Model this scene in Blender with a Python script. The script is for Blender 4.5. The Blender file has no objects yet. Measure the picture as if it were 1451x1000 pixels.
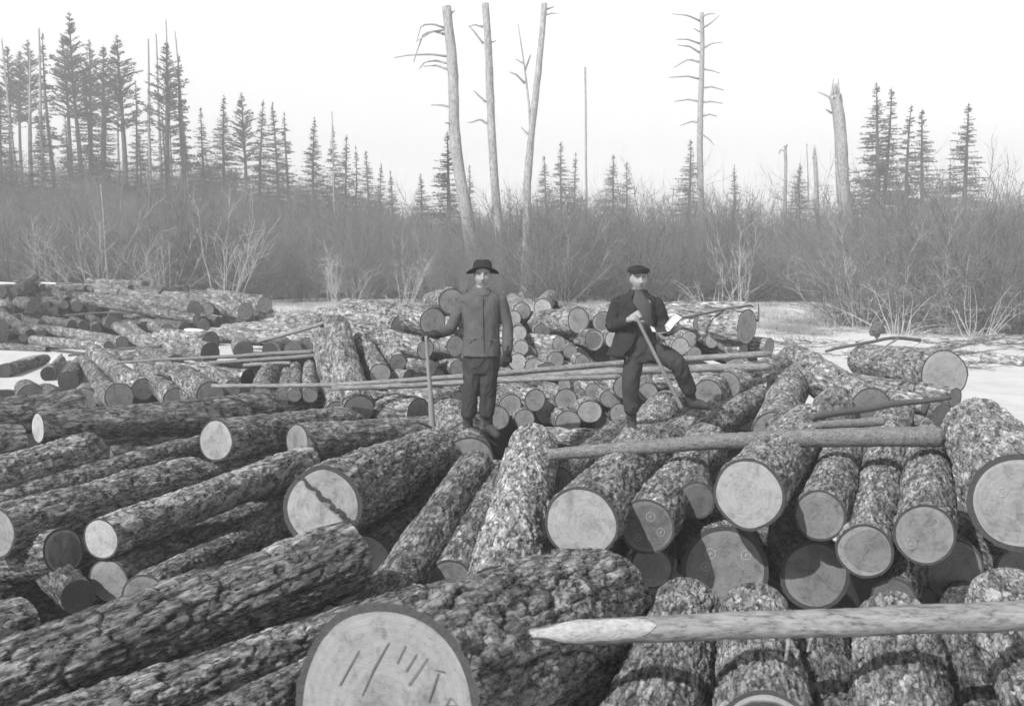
import bpy, bmesh, math, random
import numpy as np
from mathutils import Vector, Matrix, noise as mnoise

SC = bpy.context.scene
COL = SC.collection
R = math.radians
random.seed(7)
rng = np.random.default_rng(11)

# ------------------------------------------------------------------ camera
CAM_Z = 2.7
F = 1500.0
PITCH = math.atan(155 / F)
cam = bpy.data.cameras.new('camera')
cam.sensor_width = 36.0
cam.lens = 36.0 * F / 1451.0
cam.clip_start = 0.1
cam.clip_end = 2000
cam.dof.use_dof = True
cam.dof.focus_distance = 11.0
cam.dof.aperture_fstop = 4.5
camo = bpy.data.objects.new('camera', cam)
COL.objects.link(camo)
camo.location = (0, 0, CAM_Z)
camo.rotation_euler = (math.pi / 2 - PITCH, 0, 0)
SC.camera = camo

# ------------------------------------------------------------------ light
SUN_EL, SUN_AZ = 41.0, 140.0      # azimuth: degrees to the left of straight ahead (behind the camera, to the left)
sd = Vector((-math.sin(R(SUN_AZ)) * math.cos(R(SUN_EL)), math.cos(R(SUN_AZ)) * math.cos(R(SUN_EL)), math.sin(R(SUN_EL))))
sun = bpy.data.lights.new('sun', 'SUN')
sun.energy = 5.0
sun.angle = R(0.6)
sun.color = (1, 1, 1)
suno = bpy.data.objects.new('sun', sun)
COL.objects.link(suno)
suno.rotation_euler = sd.to_track_quat('Z', 'Y').to_euler()
suno.location = (-20, -20, 40)
W = bpy.data.worlds.new('World')
SC.world = W
W.use_nodes = True
wn, wl = W.node_tree.nodes, W.node_tree.links
bg = wn['Background']
sky = wn.new('ShaderNodeTexSky')
sky.sky_type = 'NISHITA'
sky.sun_disc = False
sky.sun_elevation = R(SUN_EL)
sky.sun_rotation = math.atan2(sd.x, sd.y)
sky.air_density = 1.0
sky.dust_density = 2.0
sky.ozone_density = 1.0
bw = wn.new('ShaderNodeRGBToBW')
wl.new(sky.outputs[0], bw.inputs[0])
SKY_STRENGTH = 0.07
# thin bright haze low in the sky on top of the clear-sky light
tcw = wn.new('ShaderNodeTexCoord'); sxw = wn.new('ShaderNodeSeparateXYZ'); wl.new(tcw.outputs['Generated'], sxw.inputs[0])
mr = wn.new('ShaderNodeMapRange'); mr.interpolation_type = 'SMOOTHSTEP'
wl.new(sxw.outputs[2], mr.inputs['Value'])
mr.inputs['From Min'].default_value = 0.2; mr.inputs['From Max'].default_value = 0.38
mr.inputs['To Min'].default_value = 15.5; mr.inputs['To Max'].default_value = 0.0
ad = wn.new('ShaderNodeMath'); ad.operation = 'ADD'
wl.new(bw.outputs[0], ad.inputs[0]); wl.new(mr.outputs[0], ad.inputs[1])
mr2 = wn.new('ShaderNodeMapRange'); mr2.interpolation_type = 'SMOOTHSTEP'; wl.new(sxw.outputs[2], mr2.inputs['Value'])
mr2.inputs['From Min'].default_value = 0.0; mr2.inputs['From Max'].default_value = 0.17
mr2.inputs['To Min'].default_value = 9.0; mr2.inputs['To Max'].default_value = 0.0
ad2 = wn.new('ShaderNodeMath'); ad2.operation = 'ADD'
wl.new(ad.outputs[0], ad2.inputs[0]); wl.new(mr2.outputs[0], ad2.inputs[1]); wl.new(ad2.outputs[0], bg.inputs[0])
bg.inputs[1].default_value = SKY_STRENGTH
SC.view_settings.view_transform = 'Standard'
SC.view_settings.look = 'None'
SC.view_settings.gamma = 1
SC.view_settings.exposure = 0.0
SC.view_settings.use_curve_mapping = False
SC.render.engine = 'CYCLES'
SC.cycles.use_denoising = True
SC.cycles.max_bounces = 8
SC.cycles.transparent_max_bounces = 8
SC.cycles.volume_bounces = 1

# ------------------------------------------------------------------ pixel -> place
FW = Vector((0, math.cos(PITCH), -math.sin(PITCH)))
UP = Vector((0, math.sin(PITCH), math.cos(PITCH)))
RT = Vector((1, 0, 0))
def ray(x, y):
    return FW + RT * ((x - 725.5) / F) - UP * ((y - 500) / F)
def at(x, y, q):
    """q > 3: distance ahead in metres; otherwise: height above the snow"""
    d = ray(x, y)
    s = (q / d.y) if q > 3 else ((q - CAM_Z) / d.z)
    return Vector((0, 0, CAM_Z)) + d * s
def pxm(p, d):
    """size in metres of d source pixels at place p"""
    return d * (p - Vector((0, 0, CAM_Z))).dot(FW) / F

# ------------------------------------------------------------------ object helpers
def tag(o, label=None, cat=None, group=None, kind=None):
    if label: o['label'] = label
    if cat: o['category'] = cat
    if group: o['group'] = group
    if kind: o['kind'] = kind
    return o
def empty(name, loc, mat=None):
    o = bpy.data.objects.new(name, None)
    o.empty_display_size = 0.1
    COL.objects.link(o)
    if mat is not None: o.matrix_world = mat
    else: o.location = loc
    return o
def mesh_np(name, V, faces, mats=(), fmat=None, smooth=True):
    """V (n,3) array; faces: list of int arrays (k,3) / (k,4)"""
    me = bpy.data.meshes.new(name)
    V = np.asarray(V, dtype=np.float32)
    me.vertices.add(len(V)); me.vertices.foreach_set('co', V.ravel())
    faces = [np.asarray(f, dtype=np.int32) for f in faces if len(f)]
    loops = np.concatenate([f.ravel() for f in faces])
    tot = np.concatenate([np.full(len(f), f.shape[1], dtype=np.int32) for f in faces])
    st = np.concatenate([[0], np.cumsum(tot)[:-1]]).astype(np.int32)
    me.loops.add(len(loops)); me.loops.foreach_set('vertex_index', loops)
    me.polygons.add(len(tot)); me.polygons.foreach_set('loop_start', st)
    me.polygons.foreach_set('loop_total', tot)
    for m in mats: me.materials.append(m)
    if fmat is not None: me.polygons.foreach_set('material_index', np.asarray(fmat, dtype=np.int32))
    me.update(calc_edges=True)
    if smooth: me.shade_smooth()
    return me
def link(name, me, parent=None, mat=None, loc=None):
    o = bpy.data.objects.new(name, me)
    COL.objects.link(o)
    if parent is not None: o.parent = parent
    if mat is not None: o.matrix_world = mat
    if loc is not None: o.location = loc
    return o

# ------------------------------------------------------------------ numpy noise
def _h(ix, iy, iz, seed):
    h = (ix.astype(np.int64) * 374761393 + iy.astype(np.int64) * 668265263 + iz.astype(np.int64) * 2147483647 + seed * 1274126177) & 0xFFFFFFFF
    h = ((h ^ (h >> 13)) * 1274126177) & 0xFFFFFFFF
    h = h ^ (h >> 16)
    return (h & 0xFFFF).astype(np.float32) / 65535.0
def vnoise(P, seed=0):
    P = np.asarray(P, dtype=np.float64)
    i = np.floor(P).astype(np.int64); f = P - i
    f = f * f * (3 - 2 * f)
    o = 0
    for dx in (0, 1):
        wx = f[..., 0] if dx else 1 - f[..., 0]
        for dy in (0, 1):
            wy = f[..., 1] if dy else 1 - f[..., 1]
            for dz in (0, 1):
                wz = f[..., 2] if dz else 1 - f[..., 2]
                o = o + wx * wy * wz * _h(i[..., 0] + dx, i[..., 1] + dy, i[..., 2] + dz, seed)
    return o * 2 - 1
def fbm(P, seed=0, o=3):
    s, a, t = 0, 1.0, 0
    for k in range(o):
        s = s + a * vnoise(P * (2 ** k), seed + k * 17); t += a; a *= .5
    return s / t
def voro(a, b, N, seed):
    """2-D cells, periodic in a with period N: F1, F2, id, offset along b"""
    ia = np.floor(a).astype(np.int64); ib = np.floor(b).astype(np.int64)
    F1 = np.full(a.shape, 9.0); F2 = np.full(a.shape, 9.0); ID = np.zeros(a.shape); OB = np.zeros(a.shape)
    z = np.zeros_like(ia)
    for da in (-1, 0, 1):
        for db in (-1, 0, 1):
            ca, cb = ia + da, ib + db
            w = np.mod(ca, N)
            ja = ca + .1 + .8 * _h(w, cb, z, seed); jb = cb + .1 + .8 * _h(w, cb, z, seed + 5)
            d = np.sqrt((a - ja) ** 2 + (b - jb) ** 2)
            idv = _h(w, cb, z, seed + 9)
            near = d < F1
            F2 = np.where(near, F1, np.minimum(F2, d))
            ID = np.where(near, idv, ID); OB = np.where(near, b - jb, OB)
            F1 = np.where(near, d, F1)
    return F1, F2, ID, OB
def sstep(a, b, x):
    t = np.clip((x - a) / (b - a), 0, 1)
    return t * t * (3 - 2 * t)

# ------------------------------------------------------------------ materials
class NT:
    def __init__(s, name):
        s.m = bpy.data.materials.new(name); s.m.use_nodes = True
        s.t = s.m.node_tree; s.n = s.t.nodes; s.l = s.t.links
        s.b = s.n['Principled BSDF']; s.b.inputs['Specular IOR Level'].default_value = 0.25
        s.b.inputs['Roughness'].default_value = 0.85
    def new(s, ty, **k):
        x = s.n.new('ShaderNode' + ty)
        for a, v in k.items(): setattr(x, a, v)
        return x
    def put(s, sock, v):
        if hasattr(v, 'links') or isinstance(v, bpy.types.NodeSocket): s.l.new(v, sock)
        else: sock.default_value = v
    def math(s, op, a, b=0.0, c=None, clamp=False):
        x = s.new('Math', operation=op); x.use_clamp = clamp
        s.put(x.inputs[0], a); s.put(x.inputs[1], b)
        if c is not None: s.put(x.inputs[2], c)
        return x.outputs[0]
    def ramp(s, v, stops):
        x = s.new('ValToRGB'); cr = x.color_ramp
        while len(cr.elements) < len(stops): cr.elements.new(0.5)
        for e, (p, c) in zip(cr.elements, stops):
            e.position = p; e.color = (c, c, c, 1)
        s.l.new(v, x.inputs[0]); return x.outputs[0]
    def coord(s, kind='Object', scale=(1, 1, 1), rand=0.0):
        tc = s.new('TexCoord'); mp = s.new('Mapping'); mp.inputs['Scale'].default_value = scale
        v = tc.outputs[kind]
        if rand:
            oi = s.new('ObjectInfo'); vm = s.new('VectorMath', operation='SCALE')
            cb = s.new('CombineXYZ')
            for i in range(3): s.l.new(oi.outputs['Random'], cb.inputs[i])
            s.l.new(cb.outputs[0], vm.inputs[0]); vm.inputs['Scale'].default_value = rand
            ad = s.new('VectorMath', operation='ADD'); s.l.new(v, ad.inputs[0]); s.l.new(vm.outputs[0], ad.inputs[1])
            v = ad.outputs[0]
        s.l.new(v, mp.inputs[0]); return mp.outputs[0]
    def noise(s, vec, scale, detail=4, rough=0.6, dist=0.0):
        x = s.new('TexNoise'); s.l.new(vec, x.inputs['Vector']); x.inputs['Scale'].default_value = scale
        x.inputs['Detail'].default_value = detail; x.inputs['Roughness'].default_value = rough
        x.inputs['Distortion'].default_value = dist
        return x.outputs['Fac']
    def voronoi(s, vec, scale, feature='F1'):
        x = s.new('TexVoronoi', feature=feature); s.l.new(vec, x.inputs['Vector']); x.inputs['Scale'].default_value = scale
        return x
    def bump(s, h, strength=0.5, dist=0.01, prev=None):
        x = s.new('Bump'); x.inputs['Strength'].default_value = strength; x.inputs['Distance'].default_value = dist
        s.l.new(h, x.inputs['Height'])
        if prev is not None: s.l.new(prev, x.inputs['Normal'])
        return x.outputs[0]
    def grey(s, v):
        x = s.new('CombineColor')
        for i in range(3): s.put(x.inputs[i], v)
        return x.outputs[0]
    def out(s, v, normal=None):
        s.l.new(s.grey(v), s.b.inputs['Base Color'])
        if normal is not None: s.l.new(normal, s.b.inputs['Normal'])
        return s.m

def mat_simple(name, base, var=0.3, scale=20, bump=0.3, dist=0.005, rough=0.85, aniso=(1, 1, 1), fleck=0):
    t = NT(name); c = t.coord(scale=aniso, rand=7.0)
    n = t.noise(c, scale, 5, 0.65)
    v = t.math('MULTIPLY', t.math('MULTIPLY_ADD', n, 2 * var, 1 - var), base)
    if fleck:
        n_2 = t.noise(c, scale * 4.5, 5, 0.7, .4)
        v = t.math('MULTIPLY', v, t.ramp(n_2, [(0.34, 1 - fleck), (0.5, 1.0), (0.72, 1 + fleck * .6)]))
        n = t.math('ADD', n, t.math('MULTIPLY', n_2, .6))
    t.b.inputs['Roughness'].default_value = rough
    return t.out(v, t.bump(n, bump, dist))

def mat_bark():
    t = NT('bark')
    oi = t.new('ObjectInfo'); sp = t.new('SeparateColor'); t.l.new(oi.outputs['Color'], sp.inputs[0])
    tone, patch, rnd = sp.outputs
    pl = t.new('Attribute', attribute_name='plate').outputs['Fac']
    def shifted(scale, k):
        tc = t.new('TexCoord'); mp = t.new('Mapping'); mp.inputs['Scale'].default_value = scale
        cb = t.new('CombineXYZ')
        for i in range(3): t.l.new(rnd, cb.inputs[i])
        vm = t.new('VectorMath', operation='SCALE'); t.l.new(cb.outputs[0], vm.inputs[0]); vm.inputs['Scale'].default_value = k
        ad = t.new('VectorMath', operation='ADD'); t.l.new(tc.outputs['Object'], ad.inputs[0]); t.l.new(vm.outputs[0], ad.inputs[1])
        t.l.new(ad.outputs[0], mp.inputs[0]); return mp.outputs[0]
    c = shifted((0.24, 1, 1), 31.0); c1 = shifted((1, 1, 1), 31.0)
    n1 = t.noise(c, 24, 8, 0.72, 0.6)
    n2 = t.noise(c, 120, 5, 0.8, 0.3)
    n3 = t.noise(c1, 2.2, 4, 0.6)
    n5 = t.noise(shifted((0.16, 1, 1), 13.0), 22, 6, 0.7, 1.0)
    # cracks between flakes: warped cells, broken up so that they read as dashes
    wn_ = t.new('TexNoise'); t.l.new(c, wn_.inputs['Vector']); wn_.inputs['Scale'].default_value = 30; wn_.inputs['Detail'].default_value = 4
    wv = t.new('VectorMath', operation='SCALE'); t.l.new(wn_.outputs['Color'], wv.inputs[0]); wv.inputs['Scale'].default_value = 0.07
    wa = t.new('VectorMath', operation='ADD'); t.l.new(c, wa.inputs[0]); t.l.new(wv.outputs[0], wa.inputs[1])
    vd = t.voronoi(wa.outputs[0], 26, 'DISTANCE_TO_EDGE').outputs['Distance']
    brk = t.ramp(t.noise(c1, 14, 4, .65), [(0.44, 0.0), (0.56, 1.0)])
    crack = t.math('MULTIPLY', t.ramp(vd, [(0.02, 1.0), (0.12, 0.0)]), brk)
    a = t.math('MULTIPLY_ADD', pl, 0.8, 0.6)
    a = t.math('MULTIPLY', a, t.ramp(n1, [(0.30, .16), (0.42, .5), (0.52, 1.0), (0.68, 1.7)]))
    a = t.math('MULTIPLY', a, t.ramp(n5, [(0.34, .35), (0.48, 1.0), (0.7, 1.3)]))
    a = t.math('MULTIPLY', a, t.ramp(n3, [(0.3, .62), (0.7, 1.3)]))
    a = t.math('MULTIPLY', a, t.ramp(n2, [(0.3, .7), (0.5, 1.0), (0.7, 1.3)]))
    a = t.math('MULTIPLY', a, t.math('SUBTRACT', 1.0, t.math('MULTIPLY', crack, 0.7)))
    fi = t.new('Attribute', attribute_name='furrow').outputs['Fac']        # bark colour darkened along the furrows between plates
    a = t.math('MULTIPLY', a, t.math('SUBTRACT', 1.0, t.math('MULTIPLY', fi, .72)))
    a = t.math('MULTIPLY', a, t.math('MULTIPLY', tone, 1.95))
    n4 = t.noise(shifted((0.55, 1, 1), 57.0), 9.0, 5, 0.72, 0.6)
    thr = t.math('SUBTRACT', 0.86, t.math('MULTIPLY', patch, 0.56))
    k = t.math('MULTIPLY', t.math('SUBTRACT', n4, thr), 18.0, clamp=True)
    mx = t.new('Mix', data_type='FLOAT'); t.l.new(k, mx.inputs[0]); t.l.new(a, mx.inputs[2]); mx.inputs[3].default_value = 0.62
    h = t.math('ADD', t.math('MULTIPLY', n1, 1.0), t.math('MULTIPLY', n2, 0.5))
    b1 = t.bump(h, 0.9, 0.018)
    b2 = t.bump(t.math('SUBTRACT', 1.0, crack), 0.8, 0.012, b1)
    t.b.inputs['Roughness'].default_value = 0.9
    t.b.inputs['Specular IOR Level'].default_value = 0.2
    return t.out(mx.outputs[0], b2)

def mat_cut():
    t = NT('sawn_end_grain')
    oi = t.new('ObjectInfo'); sp = t.new('SeparateColor'); t.l.new(oi.outputs['Color'], sp.inputs[0])
    tone, rad, sap = sp.outputs
    c = t.coord(); sx = t.new('SeparateXYZ'); t.l.new(c, sx.inputs[0])
    cb = t.new('CombineXYZ'); t.l.new(sx.outputs[1], cb.inputs[0]); t.l.new(sx.outputs[2], cb.inputs[1])
    oi3 = t.new('ObjectInfo'); cb3 = t.new('CombineXYZ')
    for i in range(3): t.l.new(oi3.outputs['Alpha'], cb3.inputs[i])
    vm3 = t.new('VectorMath', operation='SCALE'); t.l.new(cb3.outputs[0], vm3.inputs[0]); vm3.inputs['Scale'].default_value = 23.0
    ad3 = t.new('VectorMath', operation='ADD'); t.l.new(c, ad3.inputs[0]); t.l.new(vm3.outputs[0], ad3.inputs[1])
    cr = ad3.outputs[0]
    w = t.noise(cr, 5, 3, 0.5)
    ln = t.new('VectorMath', operation='LENGTH'); t.l.new(cb.outputs[0], ln.inputs[0])
    r = t.math('ADD', ln.outputs['Value'], t.math('MULTIPLY_ADD', w, 0.05, -0.025))
    rr = t.math('DIVIDE', r, rad)
    rings = t.math('SINE', t.math('MULTIPLY', r, 480.0))
    rings2 = t.math('SINE', t.math('MULTIPLY', t.math('ADD', r, t.math('MULTIPLY', w, .02)), 190.0))
    st = t.noise(t.coord(scale=(1, 3, 60), rand=11.0), 3.0, 4, 0.6)          # saw strokes
    bl = t.noise(cr, 9, 5, 0.65, 0.6)
    fine = t.noise(cr, 120, 3, 0.7)
    v = t.math('MULTIPLY_ADD', rings, 0.035, 1.0)
    v = t.math('MULTIPLY', v, t.math('MULTIPLY_ADD', rings2, 0.04, 1.0))
    v = t.math('MULTIPLY', v, t.math('MULTIPLY_ADD', st, 0.22, 0.89))
    v = t.math('MULTIPLY', v, t.ramp(bl, [(0.30, .62), (0.48, 1.0), (0.75, 1.2)]))
    v = t.math('MULTIPLY', v, t.math('MULTIPLY_ADD', fine, 0.3, 0.85))
    # drying checks running out from the pith, and grime
    an = t.math('ARCTAN2', sx.outputs[2], sx.outputs[1])
    oi2 = t.new('ObjectInfo')
    ph = t.math('MULTIPLY', oi2.outputs['Alpha'], 40.0)
    ck = t.math('ABSOLUTE', t.math('SINE', t.math('ADD', t.math('MULTIPLY', t.math('ADD', an, t.math('MULTIPLY', bl, .35)), 1.0), ph)))
    cm = t.math('MULTIPLY', t.math('LESS_THAN', t.math('MULTIPLY', ck, rr), t.math('MULTIPLY', t.math('SUBTRACT', oi2.outputs['Alpha'], .45), .02)), t.math('LESS_THAN', rr, t.math('MULTIPLY_ADD', w, 1.1, .1)))
    v = t.math('MULTIPLY', v, t.math('SUBTRACT', 1.0, t.math('MULTIPLY', cm, .45)))
    gr = t.noise(cr, 22, 5, 0.75, 0.3)
    v = t.math('MULTIPLY', v, t.ramp(gr, [(0.3, .6), (0.45, 1.0), (0.8, 1.08)]))
    # sapwood band
    k = t.math('MULTIPLY', t.math('SUBTRACT', rr, 0.8), 16.0, clamp=True)
    v = t.math('MULTIPLY', v, t.math('ADD', 1.0, t.math('MULTIPLY', k, sap)))
    # dark stain near the pith
    k2 = t.math('SUBTRACT', 1.0, t.math('MULTIPLY', rr, 2.6), clamp=True)
    v = t.math('MULTIPLY', v, t.math('SUBTRACT', 1.0, t.math('MULTIPLY', k2, 0.14)))
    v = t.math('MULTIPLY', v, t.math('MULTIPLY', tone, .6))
    t.b.inputs['Roughness'].default_value = 0.75
    return t.out(v, t.bump(t.math('ADD', st, t.math('MULTIPLY', fine, .4)), 0.35, 0.004))

def mat_cambium():
    t = NT('bark_cross_section'); c = t.coord(rand=9.0)
    n = t.noise(c, 60, 4, 0.6)
    return t.out(t.math('MULTIPLY_ADD', n, 0.09, 0.02), t.bump(n, 0.5, 0.004))

M_BARK, M_CUT, M_CAMB = mat_bark(), mat_cut(), mat_cambium()
M_PEEL = mat_simple('peeled_pole_wood', 0.27, 0.7, 14, 0.6, 0.006, 0.75, (0.2, 1, 1), .6)
M_POLEBARK = mat_simple('thin_pole_bark', 0.24, 0.7, 30, 1.0, 0.012, 0.85, (0.5, 1, 1), .8)
M_POLEDARK = mat_simple('dark_pole_bark', 0.11, 0.5, 45, 0.6, 0.006, 0.85, (0.5, 1, 1))
M_WHITEWOOD = mat_simple('fresh_axe_cut', 0.42, 0.4, 18, 0.4, 0.004, 0.7, (.4, 1, 1), .4)
M_SNAG = mat_simple('weathered_trunk', 0.38, 0.6, 4.0, 0.8, 0.04, 0.9, (1, 1, 0.3), .6)
M_TRUNK = mat_simple('conifer_bark', 0.10, 0.35, 3.0, 0.5, 0.03, 0.9, (1, 1, 0.3))
M_NEEDLE = mat_simple('conifer_needles', 0.12, 0.45, 1.2, 0.0, 0.01, 0.9)
def mat_twig():
    t = NT('willow_twigs'); c = t.coord(rand=17.0); oi = t.new('ObjectInfo')
    n = t.noise(c, .8, 4, .6)
    v = t.math('MULTIPLY', t.math('MULTIPLY_ADD', n, 1.2, .4), t.math('MULTIPLY_ADD', oi.outputs['Random'], .19, .06))
    return t.out(v)
M_TWIG = mat_twig()
M_SHOOT = mat_simple('young_shoots_haze_pale', 0.23, 0.4, 1.2, 0.0, 0.01, 0.7)  # pale young bark; its tone also lightens brush tops in place of haze
M_TWIGPALE = mat_simple('pale_willow_stems', 0.55, 0.3, 1.5, 0.0, 0.01, 0.8)
M_CHALK = mat_simple('chalk', 0.48, 0.25, 60, 0.1, 0.001, 0.9)
M_SCRATCH = mat_simple('crayon_stroke', 0.12, 0.3, 60, 0.1, 0.001, 0.9)
M_GRASS = mat_simple('dry_grass', 0.36, 0.4, 2.0, 0.0, 0.01, 0.9)
# ------------------------------------------------------------------ ground
PI = math.pi
def ground_z(x, y):
    """snow, the frozen pond at the left, the hollow under the log deck, the rise behind"""
    P = np.stack([x * .12, y * .12, np.zeros_like(x)], -1)
    z = 0.10 * fbm(P, 3, 3) + 0.05 * fbm(P * 9, 4, 3)
    deck = sstep(20.5, 17.5, y) * sstep(7.0, 5.8, x) * sstep(-16, -13, x)
    pond = sstep(-5.2, -6.8, x) * sstep(31, 29, y)
    z = z - 0.25 * pond
    z = z * (1 - .7 * pond)
    z = z - 1.5 * deck * (1 - .0 * pond) * sstep(16.5, 14.2, y + .6 * np.abs(x) * (x < 0))
    far = sstep(48, 120, y)
    z = z + far * (3.2 + 1.2 * fbm(P * .3, 8, 2))
    hill = sstep(55, 100, y) * sstep(-2, -34, x)
    z = z + hill * (5.2 + .6 * fbm(P * .6, 9, 2))
    z = z + .35 * sstep(34, 40, y) * sstep(60, 40, y)
    return z
gy = np.concatenate([np.linspace(-12, 2, 15), np.linspace(2.4, 30, 150), np.linspace(30.3, 70, 110), np.geomspace(71, 420, 50)])
gx1 = np.concatenate([np.linspace(-30, 30, 260)])
ext = np.geomspace(31, 420, 34)
gx1 = np.concatenate([-ext[::-1], gx1, ext])
GX, GY = np.meshgrid(gx1, gy)
GZ = ground_z(GX, GY)
V = np.stack([GX, GY, GZ], -1).reshape(-1, 3)
ny, nx = GX.shape
I = np.arange(ny * nx).reshape(ny, nx)
Q = np.stack([I[:-1, :-1], I[:-1, 1:], I[1:, 1:], I[1:, :-1]], -1).reshape(-1, 4)
def mat_ground():
    t = NT('snow_and_litter')
    at_ = t.new('Attribute', attribute_name='litter').outputs['Fac']
    c = t.coord()
    n = t.noise(c, 1.1, 6, 0.62); n2 = t.noise(c, 14, 5, 0.7); n3 = t.noise(c, 60, 3, 0.6)
    k = t.math('ADD', at_, t.math('MULTIPLY_ADD', n, 1.1, -0.55))
    k = t.math('ADD', k, t.math('MULTIPLY_ADD', n2, 0.7, -0.35))
    k = t.math('MULTIPLY', t.math('SUBTRACT', k, 0.45), 7.0, clamp=True)
    lit = t.math('MULTIPLY_ADD', n2, 0.05, t.math('MULTIPLY_ADD', n3, 0.025, -0.012))  # bark and mud litter, near black to stand in for shade between logs
    snow = t.math('MULTIPLY', t.math('MULTIPLY_ADD', n2, 0.16, 0.64), t.ramp(n, [(.3, .9), (.6, 1.05)]))
    mx = t.new('Mix', data_type='FLOAT'); t.l.new(k, mx.inputs[0]); t.l.new(snow, mx.inputs[2]); t.l.new(lit, mx.inputs[3])
    h = t.math('ADD', t.math('MULTIPLY', n2, 1.0), t.math('MULTIPLY', n3, .3))
    return t.out(mx.outputs[0], t.bump(h, 0.6, 0.04))
gm = mesh_np('snow_ground', V, [Q], [mat_ground()])
lit = sstep(28.0, 26, GY) * sstep(4.8, 4.0, GX) * sstep(-7.2, -5.8, GX) * 1.3  # dark litter tone spread under the logs in place of gap shade
lit = np.maximum(lit, sstep(20.6, 19.4, GY) * sstep(4.6, 4.0, GX) * 1.3)
lit = np.maximum(lit, sstep(13.4, 12.4, GY) * sstep(7.3, 6.6, GX) * 1.3)
lit = np.maximum(lit, sstep(38.5 + 5 * sstep(-14, -9, GX) * sstep(3, 0, GX), 43 + 6 * sstep(-14, -9, GX) * sstep(3, 0, GX), GY + 2.2 * fbm(np.stack([GX * .25, GY * .1, GX * 0], -1), 5, 2)) * .75)
lit = np.maximum(lit, .0 * sstep(29, 33, GY) * sstep(2, 8, GX))
lit = np.maximum(lit, sstep(40, 37.5, GY) * sstep(27.2, 28.4, GY) * sstep(-7.5, -9.5, GX) * 1.2)  # same dark tone under the far pile, painting its gaps as shaded
at_ = gm.attributes.new('litter', 'FLOAT', 'POINT'); at_.data.foreach_set('value', lit.astype(np.float32).ravel())
tag(link('snow_ground', gm), kind='structure')

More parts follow.
